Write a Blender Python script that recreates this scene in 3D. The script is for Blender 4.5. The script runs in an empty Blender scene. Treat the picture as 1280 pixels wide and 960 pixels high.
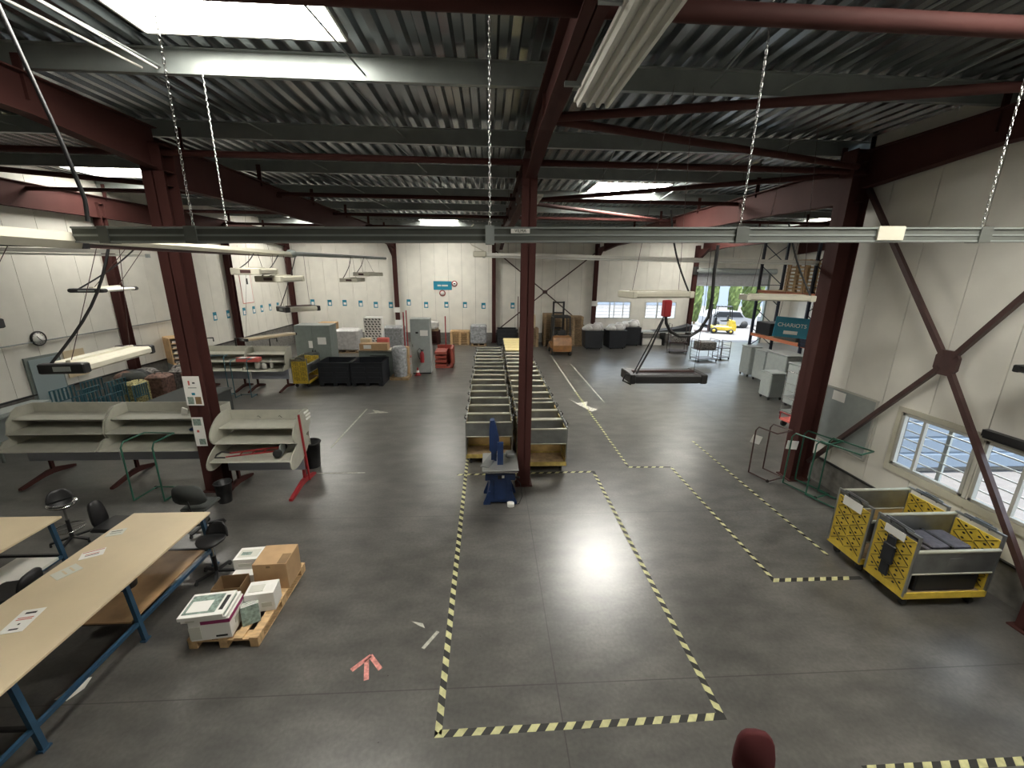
import bpy, math, random
from mathutils import Vector, Matrix
random.seed(7)
C = bpy.context.scene.collection
PI = math.pi
# ------------------------------------------------------------------ camera, world, sun, exposure
sc = bpy.context.scene
cd = bpy.data.cameras.new('camera'); cam = bpy.data.objects.new('camera', cd); C.objects.link(cam)
cd.sensor_width = 36; cd.sensor_fit = 'HORIZONTAL'; cd.lens = 517 / 1280 * 36; cd.clip_start = .05; cd.clip_end = 300
R = Matrix(((0.99846484, 0.00244482, -0.05533523), (-0.05401075, 0.26446642, -0.96288128), (0.01228024, 0.96439179, 0.26419247)))
H = 4.6
cam.matrix_world = Matrix.Translation((0, 0, H)) @ R.to_4x4()
# the camera looks down -Z of its own axes: R maps camera axes to the world
sc.camera = cam
w = bpy.data.worlds.new('sky'); sc.world = w; w.use_nodes = True
nt = w.node_tree; bg = nt.nodes['Background']
bg.inputs[0].default_value = (.72, .86, 1, 1); bg.inputs[1].default_value = 6.0
sl = bpy.data.lights.new('sun', 'SUN'); sl.energy = 13; sl.angle = .009; sl.color = (1, .95, .86)
so = bpy.data.objects.new('sun', sl); C.objects.link(so)
so.rotation_euler = Vector((.03, -.12, 1.0)).to_track_quat('Z', 'Y').to_euler()
SKYLIGHT = 26.0
sc.view_settings.view_transform = 'Standard'; sc.view_settings.look = 'None'
sc.view_settings.gamma = 1; sc.view_settings.exposure = 0.0
try: sc.view_settings.use_curve_mapping = False
except Exception: pass

# ------------------------------------------------------------------ materials
M = {}
def mat(n, col, rough=.6, metal=0., var=.0, vs=6., bump=0., em=None, es=0., alpha=None, spec=.5, streak=None, rvar=0.):
    m = bpy.data.materials.new(n); m.use_nodes = True; t = m.node_tree; b = t.nodes['Principled BSDF']
    b.inputs['Base Color'].default_value = (*col, 1); b.inputs['Roughness'].default_value = rough
    b.inputs['Metallic'].default_value = metal; b.inputs['Specular IOR Level'].default_value = spec
    if em: b.inputs['Emission Color'].default_value = (*em, 1); b.inputs['Emission Strength'].default_value = es
    if alpha is not None: b.inputs['Alpha'].default_value = alpha
    if var or bump or rvar:
        g = t.nodes.new('ShaderNodeNewGeometry'); mp = t.nodes.new('ShaderNodeMapping'); t.links.new(g.outputs['Position'], mp.inputs[0])
        if streak: mp.inputs['Scale'].default_value = streak
        n_ = t.nodes.new('ShaderNodeTexNoise'); n_.inputs['Scale'].default_value = vs; n_.inputs['Detail'].default_value = 5
        t.links.new(mp.outputs[0], n_.inputs['Vector'])
        if var:
            r = t.nodes.new('ShaderNodeValToRGB'); e = r.color_ramp.elements
            e[0].position = .3; e[1].position = .7
            e[0].color = (*[c * (1 - var) for c in col], 1); e[1].color = (*[min(1, c * (1 + var)) for c in col], 1)
            t.links.new(n_.outputs[0], r.inputs[0]); t.links.new(r.outputs[0], b.inputs['Base Color'])
        if rvar:
            mr = t.nodes.new('ShaderNodeMapRange'); mr.inputs[3].default_value = rough - rvar; mr.inputs[4].default_value = rough + rvar
            t.links.new(n_.outputs[0], mr.inputs[0]); t.links.new(mr.outputs[0], b.inputs['Roughness'])
        if bump:
            bp = t.nodes.new('ShaderNodeBump'); bp.inputs['Strength'].default_value = bump; bp.inputs['Distance'].default_value = .01
            t.links.new(n_.outputs[0], bp.inputs['Height']); t.links.new(bp.outputs[0], b.inputs['Normal'])
    M[n] = m; return m
mat('panel', (.72, .70, .635), .55, var=.05, vs=2, spec=.3)
mat('panel_joint', (.10, .095, .085), .8)
mat('plinth', (.17, .165, .15), .85, var=.25, vs=8, bump=.2)
mat('galv', (.32, .335, .33), .38, .85, var=.25, vs=3, rvar=.1)
mat('deck', (.27, .29, .30), .24, .95)
mat('purlin', (.26, .285, .275), .42, .55, var=.08, vs=4)
mat('red_steel', (.056, .0195, .017), .75, var=.1, vs=2, spec=.2)
mat('brace_steel', (.06, .03, .028), .45, var=.2)
mat('bright_red', (.30, .02, .025), .4)
mat('white', (.62, .61, .56), .4, var=.04)
mat('cream', (.52, .50, .41), .45, var=.05)
mat('trunk', (.10, .108, .098), .5, .2, var=.1)
mat('light_grey', (.30, .33, .32), .45, var=.06)
mat('bench', (.43, .425, .36), .45, var=.08, vs=5)
mat('bench_metal', (.38, .40, .46), .4, .2)
mat('cabinet', (.19, .22, .205), .45, var=.08)
mat('black', (.013, .013, .014), .42, var=.3)
mat('black_rubber', (.02, .02, .02), .7)
mat('dark_plastic', (.012, .014, .018), .5, var=.2)
mat('wood', (.55, .37, .19), .65, var=.25, vs=9, streak=(1, 4, 1))
mat('wood_old', (.30, .21, .12), .75, var=.3, vs=7)
mat('wood_top', (.62, .51, .34), .5, var=.06, vs=1.5)
mat('shelf_wood', (.36, .23, .12), .5, var=.3, vs=3)
mat('card', (.46, .30, .16), .75, var=.08)
mat('card_dark', (.22, .14, .07), .8, var=.1)
mat('paper', (.80, .79, .75), .6)
mat('paper_grey', (.62, .62, .55), .6)
mat('ink', (.02, .02, .02), .7)
mat('ink_red', (.55, .12, .10), .7)
mat('skid_red', (.30, .06, .04), .6)
mat('magenta', (.30, .03, .13), .6)
mat('green_print', (.22, .29, .25), .6, var=.5, vs=25)
mat('blue_frame', (.02, .06, .11), .4, var=.15)
mat('saw_blue', (.012, .03, .095), .38, var=.2)
mat('teal', (.012, .20, .30), .5)
mat('teal_frame', (.02, .085, .11), .45)
mat('green_frame', (.02, .10, .065), .4)
mat('yellow', (.64, .46, .055), .45, var=.15, vs=8)
mat('yellow_old', (.45, .34, .10), .55, var=.3, vs=8)
mat('pale_yellow', (.80, .66, .32), .5, var=.1)
mat('orange', (.22, .10, .03), .5, var=.3)
mat('orange_beam', (.50, .17, .09), .5)
mat('rack_blue', (.016, .022, .045), .5)
mat('tape_yellow', (.48, .47, .24), .55, var=.2, vs=12)
mat('tape_black', (.02, .02, .018), .55)
mat('tape_white', (.42, .42, .36), .7, var=.35, vs=14)
mat('tape_red', (.62, .25, .22), .6, var=.4, vs=20)
mat('plastic_film', (.30, .31, .32), .25, var=.35, vs=10, bump=.6)
mat('white_bag', (.45, .44, .43), .4, var=.2, vs=8, bump=.8)
mat('grey_fabric', (.05, .055, .052), .9)
mat('dark_red_fabric', (.07, .008, .010), .85)
mat('brown_bag', (.16, .09, .07), .7, var=.6, vs=12)
mat('pattern', (.30, .27, .12), .7, var=.9, vs=25)
mat('mixed', (.16, .15, .14), .7, var=.9, vs=14)
mat('chrome', (.6, .6, .6), .2, 1)
mat('steel_table', (.45, .46, .44), .3, .7)
mat('cladding', (.15, .19, .24), .6)
mat('door_blue', (.28, .34, .35), .45)
mat('shutter', (.50, .51, .54), .4, .3, var=.1)
mat('asphalt', (.125, .12, .12), .9, var=.1)
mat('hedge', (.085, .115, .030), .9, var=.5, vs=3, bump=1.)
mat('far_building', (.22, .25, .30), .7)
mat('vehicle_white', (.30, .30, .31), .3)
mat('tyre', (.02, .02, .02), .7)
mat('skylight_panel', (.9, .88, .78), .6, em=(1, .965, .88), es=SKYLIGHT)
mat('skylight_panel_boosted', (.9, .88, .78), .6, em=(1, .97, .90), es=SKYLIGHT * 2.9)  # same panel, emission raised to strengthen the glow on the floor
mat('rail_tube', (.42, .42, .34), .4, .2)
mat('parcel', (.075, .072, .09), .5, var=.3, vs=14)
mat('gold_board', (.42, .29, .12), .5, var=.2, vs=6)
mat('glass_lamp', (.8, .8, .76), .25)
mat('window_alu', (.50, .50, .46), .45, .2)
g = bpy.data.materials.new('glass'); g.use_nodes = True; t = g.node_tree; t.nodes.clear()
o_ = t.nodes.new('ShaderNodeOutputMaterial'); mx = t.nodes.new('ShaderNodeMixShader'); tr = t.nodes.new('ShaderNodeBsdfTransparent'); gl = t.nodes.new('ShaderNodeBsdfGlossy')
gl.inputs['Roughness'].default_value = .03; mx.inputs[0].default_value = .07
t.links.new(tr.outputs[0], mx.inputs[1]); t.links.new(gl.outputs[0], mx.inputs[2]); t.links.new(mx.outputs[0], o_.inputs[0]); M['glass'] = g
def floor_material():
    m = bpy.data.materials.new('concrete_floor'); m.use_nodes = True; t = m.node_tree; b = t.nodes['Principled BSDF']; L = t.links
    N = t.nodes.new
    g = N('ShaderNodeNewGeometry')
    def noise(scale, detail, st=None):
        n = N('ShaderNodeTexNoise'); n.inputs['Scale'].default_value = scale; n.inputs['Detail'].default_value = detail
        mp = N('ShaderNodeMapping'); L.new(g.outputs['Position'], mp.inputs[0])
        if st: mp.inputs['Scale'].default_value = st
        L.new(mp.outputs[0], n.inputs['Vector']); return n.outputs[0]
    def ramp(src, p0, c0, p1, c1):
        r = N('ShaderNodeValToRGB'); e = r.color_ramp.elements; e[0].position = p0; e[1].position = p1; e[0].color = (*c0, 1); e[1].color = (*c1, 1)
        L.new(src, r.inputs[0]); return r.outputs[0]
    def mix(f, a, c, mode='MIX'):
        x = N('ShaderNodeMixRGB'); x.blend_type = mode
        if isinstance(f, float): x.inputs[0].default_value = f
        else: L.new(f, x.inputs[0])
        L.new(a, x.inputs[1])
        if isinstance(c, tuple): x.inputs[2].default_value = (*c, 1)
        else: L.new(c, x.inputs[2])
        return x.outputs[0]
    base = ramp(noise(.8, 3), .25, (.062, .060, .056), .75, (.105, .102, .095))
    fine = ramp(noise(22, 4), .25, (.80, .80, .80), .75, (1.22, 1.22, 1.22))
    col = mix(1.0, base, fine, 'MULTIPLY')
    col = mix(1.0, col, ramp(noise(1.7, 9, (1, 2.0, 1)), .3, (.72, .72, .72), .7, (1.35, 1.34, 1.30)), 'MULTIPLY')
    # joints
    sp = N('ShaderNodeSeparateXYZ'); L.new(g.outputs['Position'], sp.inputs[0])
    def joint(out, off, period, wd):
        a = N('ShaderNodeMath'); a.operation = 'SUBTRACT'; L.new(out, a.inputs[0]); a.inputs[1].default_value = off - period / 2
        q = N('ShaderNodeMath'); q.operation = 'DIVIDE'; L.new(a.outputs[0], q.inputs[0]); q.inputs[1].default_value = period
        f = N('ShaderNodeMath'); f.operation = 'FRACT'; L.new(q.outputs[0], f.inputs[0])
        s = N('ShaderNodeMath'); s.operation = 'SUBTRACT'; L.new(f.outputs[0], s.inputs[0]); s.inputs[1].default_value = .5
        b2 = N('ShaderNodeMath'); b2.operation = 'ABSOLUTE'; L.new(s.outputs[0], b2.inputs[0])
        l = N('ShaderNodeMath'); l.operation = 'LESS_THAN'; L.new(b2.outputs[0], l.inputs[0]); l.inputs[1].default_value = wd / period
        return l.outputs[0]
    j1 = joint(sp.outputs[0], .77, 6.57, .007); j2 = joint(sp.outputs[1], 3.66, 3.45, .007)
    mxm = N('ShaderNodeMath'); mxm.operation = 'MAXIMUM'; L.new(j1, mxm.inputs[0]); L.new(j2, mxm.inputs[1])
    mm = N('ShaderNodeMath'); mm.operation = 'MULTIPLY'; L.new(mxm.outputs[0], mm.inputs[0]); mm.inputs[1].default_value = .75
    col = mix(mm.outputs[0], col, (.03, .028, .025))
    L.new(col, b.inputs['Base Color'])
    mr = N('ShaderNodeMapRange'); mr.inputs[1].default_value = .2; mr.inputs[2].default_value = .8; mr.inputs[3].default_value = .27; mr.inputs[4].default_value = .36
    L.new(noise(28, 2), mr.inputs[0]); L.new(mr.outputs[0], b.inputs['Roughness'])
    b.inputs['Specular IOR Level'].default_value = .85
    M['floor'] = m
floor_material()

# ------------------------------------------------------------------ mesh helpers
class MB:
    def __init__(s): s.v = []; s.f = []; s.mi = []; s.m = 0; s.sm = []
    def _add(s, vs, fs, smooth=False):
        k = len(s.v); s.v += [tuple(x) for x in vs]
        for f in fs: s.f.append(tuple(i + k for i in f)); s.mi.append(s.m); s.sm.append(smooth)
        return s
    def box(s, x0, x1, y0, y1, z0, z1, rot=None, piv=None):
        vs = [Vector((x, y, z)) for z in (z0, z1) for y in (y0, y1) for x in (x0, x1)]
        if rot is not None:
            c = Vector(piv) if piv is not None else Vector(((x0 + x1) / 2, (y0 + y1) / 2, (z0 + z1) / 2))
            vs = [rot @ (p - c) + c for p in vs]
        return s._add(vs, [(0, 2, 3, 1), (4, 5, 7, 6), (0, 1, 5, 4), (2, 6, 7, 3), (0, 4, 6, 2), (1, 3, 7, 5)])
    def cbox(s, c, d, rz=0):
        return s.box(c[0] - d[0] / 2, c[0] + d[0] / 2, c[1] - d[1] / 2, c[1] + d[1] / 2, c[2] - d[2] / 2, c[2] + d[2] / 2, Matrix.Rotation(rz, 3, 'Z') if rz else None)
    def rbox(s, x0, x1, y0, y1, z0, z1, r=.01):   # box with chamfered vertical edges and rim
        r = min(r, (x1 - x0) / 3, (y1 - y0) / 3, (z1 - z0) / 3)
        def ring(i, z):
            a = i
            return [(x0 + a + r, y0 + a, z), (x1 - a - r, y0 + a, z), (x1 - a, y0 + a + r, z), (x1 - a, y1 - a - r, z), (x1 - a - r, y1 - a, z), (x0 + a + r, y1 - a, z), (x0 + a, y1 - a - r, z), (x0 + a, y0 + a + r, z)]
        vs = ring(r, z0) + ring(0, z0 + r) + ring(0, z1 - r) + ring(r, z1)
        fs = [tuple(range(7, -1, -1)), tuple(range(24, 32))]
        for k in range(3):
            for i in range(8): fs.append((k * 8 + i, k * 8 + (i + 1) % 8, k * 8 + 8 + (i + 1) % 8, k * 8 + 8 + i))
        return s._add(vs, fs)
    def bar(s, p, q, a, b=None, up=(0, 0, 1)):
        b = b or a; p = Vector(p); q = Vector(q); d = (q - p).normalized(); u = Vector(up)
        if abs(d.dot(u)) > .98: u = Vector((0, 1, 0))
        x = d.cross(u).normalized(); y = x.cross(d).normalized()
        vs = [c + x * sx * a / 2 + y * sy * b / 2 for c in (p, q) for sx, sy in ((-1, -1), (1, -1), (1, 1), (-1, 1))]
        return s._add(vs, [(3, 2, 1, 0), (4, 5, 6, 7), (0, 1, 5, 4), (1, 2, 6, 5), (2, 3, 7, 6), (3, 0, 4, 7)])
    def tube(s, pts, r, n=8, cap=True):
        pts = [Vector(p) for p in pts]; k = len(pts); rs = r if isinstance(r, (list, tuple)) else [r] * k
        vs = []; fs = []; px = None
        for i in range(k):
            d = (pts[min(i + 1, k - 1)] - pts[max(i - 1, 0)]).normalized()
            if px is None:
                u = Vector((0, 0, 1)) if abs(d.z) < .9 else Vector((0, 1, 0)); x = d.cross(u).normalized()
            else:
                x = (px - d * px.dot(d)).normalized()
            px = x; y = d.cross(x)
            for j in range(n):
                a = 2 * PI * j / n; vs.append(pts[i] + (x * math.cos(a) + y * math.sin(a)) * rs[i])
        for i in range(k - 1):
            for j in range(n): fs.append((i * n + j, i * n + (j + 1) % n, (i + 1) * n + (j + 1) % n, (i + 1) * n + j))
        s._add(vs, fs, True)
        if cap: s._add(vs[:n], [tuple(range(n - 1, -1, -1))]); s._add(vs[-n:], [tuple(range(n))])
        return s
    def prism(s, poly, p0, p1, axis='x'):     # poly in the two other axes
        n = len(poly)
        def P(a, b, t): return (t, a, b) if axis == 'x' else ((a, t, b) if axis == 'y' else (a, b, t))
        vs = [P(a, b, p0) for a, b in poly] + [P(a, b, p1) for a, b in poly]
        return s._add(vs, [tuple(range(n - 1, -1, -1)), tuple(range(n, 2 * n))] + [(i, (i + 1) % n, n + (i + 1) % n, n + i) for i in range(n)])
    def lathe(s, prof, c=(0, 0, 0), n=16, axis='z', sq=(1, 1)):
        vs = []; fs = []
        for r, h in prof:
            for j in range(n):
                a = 2 * PI * j / n; x, y = r * math.cos(a) * sq[0], r * math.sin(a) * sq[1]
                p = (x, y, h) if axis == 'z' else ((h, x, y) if axis == 'x' else (x, h, y))
                vs.append((p[0] + c[0], p[1] + c[1], p[2] + c[2]))
        for i in range(len(prof) - 1):
            for j in range(n): fs.append((i * n + j, i * n + (j + 1) % n, (i + 1) * n + (j + 1) % n, (i + 1) * n + j))
        s._add(vs, fs, True)
        if prof[0][0] > 0: s._add(vs[:n], [tuple(range(n - 1, -1, -1))])
        if prof[-1][0] > 0: s._add(vs[-n:], [tuple(range(n))])
        return s
    def quad(s, a, b, c, d): return s._add([a, b, c, d], [(0, 1, 2, 3)])
    def build(s, name, mats, parent=None):
        me = bpy.data.meshes.new(name); me.from_pydata(s.v, [], s.f)
        if not isinstance(mats, (list, tuple)): mats = [mats]
        for m in mats: me.materials.append(M[m])
        me.polygons.foreach_set('material_index', s.mi); me.polygons.foreach_set('use_smooth', s.sm); me.update()
        import bmesh
        bm = bmesh.new(); bm.from_mesh(me); bmesh.ops.recalc_face_normals(bm, faces=bm.faces); bm.to_mesh(me); bm.free()
        o = bpy.data.objects.new(name, me); C.objects.link(o)
        if parent: o.parent = parent
        return o
def struct(name, mb, mats, parent=None):
    o = mb.build(name, mats, parent)
    if not parent: o['kind'] = 'structure'
    return o
def tag(o, label, cat, group=None, kind=None):
    o['label'] = label; o['category'] = cat
    if group: o['group'] = group
    if kind: o['kind'] = kind
    return o
def thing(name, label, cat, loc=(0, 0, 0), rz=0, group=None):
    o = bpy.data.objects.new(name, None); C.objects.link(o); o.location = loc; o.rotation_euler = (0, 0, rz)
    o.empty_display_size = .1
    return tag(o, label, cat, group)
def kids(o): return [c for c in bpy.data.objects if c.parent == o]
def dup(root, loc, rz, label, group=None, skip=()):
    r = root.copy(); C.objects.link(r); r.location = loc; r.rotation_euler = (0, 0, rz); r['label'] = label
    if group: r['group'] = group
    for ch in CH[root.name]:
        if ch[0].name.split('.')[0] in skip: continue
        c = ch[0].copy(); C.objects.link(c); c.parent = r
        for g_ in ch[1]:
            d = g_.copy(); C.objects.link(d); d.parent = c
    return r
CH = {}
def freeze(root):
    bpy.context.view_layer.update()
    CH[root.name] = [(c, list(c.children)) for c in root.children]
    return root
def text(name, s, size, m, loc, rot, parent=None, ext=.002):
    cu = bpy.data.curves.new(name, 'FONT'); cu.body = s; cu.size = size; cu.align_x = 'CENTER'; cu.align_y = 'CENTER'; cu.extrude = ext
    tmp = bpy.data.objects.new(name, cu); C.objects.link(tmp); bpy.context.view_layer.update()
    me = bpy.data.meshes.new_from_object(tmp.evaluated_get(bpy.context.evaluated_depsgraph_get())); bpy.data.objects.remove(tmp)
    me.materials.clear(); me.materials.append(M[m])
    o = bpy.data.objects.new(name, me); C.objects.link(o); o.location = loc; o.rotation_euler = rot
    if parent: o.parent = parent
    return o
ORD = ['first', 'second', 'third', 'fourth', 'fifth', 'sixth', 'seventh', 'eighth', 'ninth', 'tenth', 'eleventh', 'twelfth', 'thirteenth', 'fourteenth', 'fifteenth', 'sixteenth', 'seventeenth', 'eighteenth', 'nineteenth', 'twentieth']

# ================================================================== STRUCTURE
XL, XR, XF, YB, YF, YS, ZT = -12.5, 7.55, 20.4, -4.5, 27.4, 8.75, 7.22
mb = MB(); mb._add([(XL - .1, YB - .1, 0), (XR + .1, YB - .1, 0), (XR + .1, YS + .02, 0), (XF + .1, YS + .02, 0), (XF + .1, YF + .1, 0), (XL - .1, YF + .1, 0)], [(0, 1, 2, 3, 4, 5)]); struct('floor', mb, 'floor')
mb = MB(); mb._add([(-60, -30, -.03), (80, -30, -.03), (80, 90, -.03), (-60, 90, -.03)], [(0, 1, 2, 3)]); struct('ground_outside', mb, 'asphalt')

def wall(name, ax, pos, a0, a1, z0, z1, sgn, openings=(), pitch=.86, thick=.12, off=0.):
    """panel wall; ax 'x': the wall stands at x=pos and runs along y; sgn = side the room is on"""
    mb = MB(); cuts = []; k = math.floor((a0 - off) / pitch)
    joints = [off + i * pitch for i in range(k, k + 200) if a0 < off + i * pitch < a1]
    marks = sorted(set([a0, a1] + joints + [o[i] for o in openings for i in (0, 1) if a0 < o[i] < a1]))
    def B(u0, u1, w0, w1, d0, d1):
        p, q = sorted((pos - sgn * d0, pos - sgn * d1))
        if ax == 'x': mb.box(p, q, u0, u1, w0, w1)
        else: mb.box(u0, u1, p, q, w0, w1)
    for u0, u1 in zip(marks[:-1], marks[1:]):
        zs = [(z0, z1)]
        for o in openings:
            if o[0] < (u0 + u1) / 2 < o[1]:
                n = []
                for s0, s1 in zs:
                    if o[2] > s0: n.append((s0, min(s1, o[2])))
                    if o[3] < s1: n.append((max(s0, o[3]), s1))
                zs = n
        for s0, s1 in zs:
            mb.m = 0
            g0 = .006 if u0 in joints else 0; g1 = .006 if u1 in joints else 0
            B(u0 + g0, u1 - g1, s0, s1, 0, thick * .6)
            mb.m = 1; B(u0, u1, s0, s1, .02 + thick * .1, thick)
    return struct(name, mb, ['panel', 'panel_joint'])
RW = [(5.52, 6.72, 1.2, 2.2), (3.9, 5.42, 1.2, 2.2)]
FW = [(7.05, 9.4, 1.62, 2.72), (10.4, 12.5, 1.62, 2.72), (13.6, 18.6, 0, 4.75)]
wall('wall_left', 'x', XL, YB, YF, .0, ZT, 1)
wall('wall_right', 'x', XR, YB, YS, .57, ZT, -1, RW, off=.3)
wall('wall_far', 'y', YF, XL, XF, .0, ZT, -1, FW)
wall('wall_step', 'y', YS, XR, XF, 0, ZT, 1)
mb = MB()
for i in range(18): z = .1 + i * .4; mb.prism([(YS - .15, z), (YS - .19, z + .04), (YS - .19, z + .36), (YS - .15, z + .40), (YS - .12, z + .40), (YS - .12, z)], XR + .15, XF + .1, 'x')
struct('wall_step_cladding', mb, 'cladding')
wall('wall_far_right', 'x', XF, YS, YF, 0, ZT, -1)
wall('wall_back', 'y', YB, XL, XR, 0, ZT, 1)
mb = MB(); mb.box(XR - .02, XR + .2, YB, YS, 0, .56); struct('baseboard_right', mb, 'plinth')
mb = MB(); mb.box(XR - .045, XR, YB, YS, .56, .59); struct('trim_1', mb, 'black')
mb = MB(); mb.box(XL, XL + .03, YB, YF, 0, 1.12); struct('baseboard_left', mb, 'plinth')
mb = MB(); mb.box(XL, XL + .06, YB, YF, 1.12, 1.16); struct('trim_2', mb, 'black')
mb = MB(); mb.box(XL, 13.5, YF - .03, YF, 0, .62); struct('baseboard_far', mb, 'plinth')
# horizontal window surround on the right wall
mb = MB()
for z0, z1 in ((1.06, 1.19), (2.21, 2.30)): mb.box(XR - .03, XR, 3.5, 6.82, z0, z1)
mb.box(XR - .03, XR, 6.74, 6.82, 1.19, 2.21); struct('trim_3', mb, 'cream')

# ---- ceiling deck with skylight openings
SKY = [(-3.97, -1.70, 3.55, 5.95), (3.35, 5.65, 13.6, 15.75), (-11.9, -9.75, 13.2, 14.55), (-3.9, -1.7, 23.2, 25.4), (11.0, 13.2, 23.0, 25.2), (16, 18.2, 19.6, 21.7), (3.35, 5.65, .95, 3.1), (-10.9, -8.7, 22.2, 24.4)]  # first three are seen; the rest are added to brighten the hall
mb = MB(); P = .27
k0, k1 = int(XL / P) - 1, int(XF / P) + 2
for k in range(k0, k1):
    x = k * P; xc = x + P / 2
    ya = YB if xc < XR + .1 else YS
    segs = [(ya, YF)]
    for s in SKY:
        if s[0] < xc < s[1]:
            n = []
            for a, b in segs:
                if s[2] > a and s[2] < b: n.append((a, s[2]))
                if s[3] < b and s[3] > a: n.append((s[3], b))
                if not (a < s[3] and b > s[2]): n.append((a, b))
            segs = n
    prof = [(x, ZT), (x + .10, ZT), (x + .135, ZT + .075), (x + .235, ZT + .075), (x + .27, ZT)]
    for a, b in segs:
        for (p, q) in zip(prof[:-1], prof[1:]):
            mb._add([(p[0], a, p[1]), (q[0], a, q[1]), (q[0], b, q[1]), (p[0], b, p[1])], [(0, 1, 2, 3)])
struct('ceiling', mb, 'deck')
mb = MB()      # roof cover above the deck (insulation), keeps daylight out
xs = sorted(set([XL - .3, XR + .1, XF + .3] + [s[i] for s in SKY for i in (0, 1)])); ys = sorted(set([YB - .3, YS, YF + .3] + [s[i] for s in SKY for i in (2, 3)]))
E_ = .02
xs = sorted(set([XL - .3, XR + .1, XF + .3] + [v for s in SKY for v in (s[0] - E_, s[1] + E_)])); ys = sorted(set([YB - .3, YS, YF + .3] + [v for s in SKY for v in (s[2] - E_, s[3] + E_)]))
for a, b in zip(xs[:-1], xs[1:]):
    for c, d in zip(ys[:-1], ys[1:]):
        mx_, my_ = (a + b) / 2, (c + d) / 2
        if any(s[0] < mx_ < s[1] and s[2] < my_ < s[3] for s in SKY) or (mx_ > XR + .1 and my_ < YS): continue
        mb.box(a, b, c, d, ZT + .10, ZT + .2)
struct('ceiling_cover', mb, 'plinth')
for i, s in enumerate(SKY):
    mb = MB(); t_ = .03
    for bx in ((s[0] - t_, s[0], s[2], s[3]), (s[1], s[1] + t_, s[2], s[3]), (s[0], s[1], s[2] - t_, s[2]), (s[0], s[1], s[3], s[3] + t_)): mb.box(*bx, ZT + .0, ZT + .34)
    fr = struct('window_%d' % (10 + i), mb, 'white')
    p = MB(); p.box(s[0], s[1], s[2], s[3], ZT + .10, ZT + .13); p.build('skylight_pane', 'skylight_panel_boosted' if i == 1 else 'skylight_panel', fr)
# purlins (C profile along X)
for yp in (-2.5, .7, 3.35, 6.3, 9.05, 11.85, 15.1, 18.4, 21.7, 24.8):
    mb = MB(); z0, z1 = 6.95, ZT - .005; x1 = XR - .1 if yp < YS else XF
    mb.prism([(yp - .004, z0), (yp + .075, z0), (yp + .075, z0 + .02), (yp + .004, z0 + .008), (yp + .004, z0 + .085), (yp + .02, z0 + .1), (yp + .02, z1 - .1), (yp + .004, z1 - .085), (yp + .004, z1 - .006), (yp - .07, z1 - .006), (yp - .07, z1), (yp - .004, z1)], XL, x1, 'x')
    struct('purlin_beam', mb, 'purlin')
# rafters (I beams along Y) and haunches
def ibeam(mb, x, y0, y1, zb0, zb1, zt0, zt1, wd=.2, t=.018):
    for (za, zc, s) in ((zb0, zb1, 1), (zt0, zt1, -1)):
        mb._add([(x - wd / 2, y0, za), (x + wd / 2, y0, za), (x + wd / 2, y1, zc), (x - wd / 2, y1, zc), (x - wd / 2, y0, za + s * t), (x + wd / 2, y0, za + s * t), (x + wd / 2, y1, zc + s * t), (x - wd / 2, y1, zc + s * t)],
                [(0, 1, 2, 3), (7, 6, 5, 4), (0, 4, 5, 1), (1, 5, 6, 2), (2, 6, 7, 3), (3, 7, 4, 0)])
    mb.prism([(y0, zb0), (y1, zb1), (y1, zt1), (y0, zt0)], x - .006, x + .006, 'x')
for x in (-12.3, -5.8, .77, 7.28, 13.75, 20.1):
    mb = MB()
    if x < 8:
        ibeam(mb, x, YB, 6.2, 6.42, 6.42, 6.90, 6.90); ibeam(mb, x, 6.2, 8.35, 6.42, 6.22, 6.90, 6.90)
    y0 = 8.35
    ibeam(mb, x, y0, 11.5, 5.98, 6.05, 6.72, 6.70); ibeam(mb, x, 11.5, 24.5, 6.05, 6.05, 6.70, 6.70); ibeam(mb, x, 24.5, 27.2, 6.05, 5.85, 6.70, 6.70)
    for yp in (.7, 3.35, 6.3, 9.05, 11.85, 15.1, 18.4, 21.7, 24.8):
        if x > 8 and yp < YS: continue
        mb.box(x - .05, x + .05, yp - .03, yp - .005, 6.6, 7.1)
    struct('roof_beam', mb, 'red_steel')
# columns
def hcol(x, y, z1, wx, wy, flange='y', t=.02, name='steel_column', m='red_steel'):
    mb = MB()
    if flange == 'y':
        mb.box(x - wx / 2, x + wx / 2, y - wy / 2, y - wy / 2 + t, 0.02, z1); mb.box(x - wx / 2, x + wx / 2, y + wy / 2 - t, y + wy / 2, 0.02, z1); mb.box(x - .008, x + .008, y - wy / 2, y + wy / 2, .02, z1)
    else:
        mb.box(x - wx / 2, x - wx / 2 + t, y - wy / 2, y + wy / 2, .02, z1); mb.box(x + wx / 2 - t, x + wx / 2, y - wy / 2, y + wy / 2, .02, z1); mb.box(x - wx / 2, x + wx / 2, y - .008, y + .008, .02, z1)
    mb.box(x - wx / 2 - .05, x + wx / 2 + .05, y - wy / 2 - .05, y + wy / 2 + .05, 0.0, .022)
    for zz in (z1 - .45, z1 - .03): mb.box(x - wx / 2, x + wx / 2, y - wy / 2, y + wy / 2, zz, zz + .015)
    return struct(name, mb, m)
hcol(-5.81, 8.36, 6.65, .37, .34); hcol(.76, 8.36, 6.55, .27, .26); hcol(7.14, 8.45, 6.9, .42, .34, 'x')
for y in (14.75, 21.1): hcol(-12.33, y, 6.5, .26, .22)
for x in (-12.3, -5.86, .32, 6.88, 13.42): hcol(x, 27.2, 6.3, .24, .26)
hcol(7.3, 4.1, 6.5, .3, .2, 'x')
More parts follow.
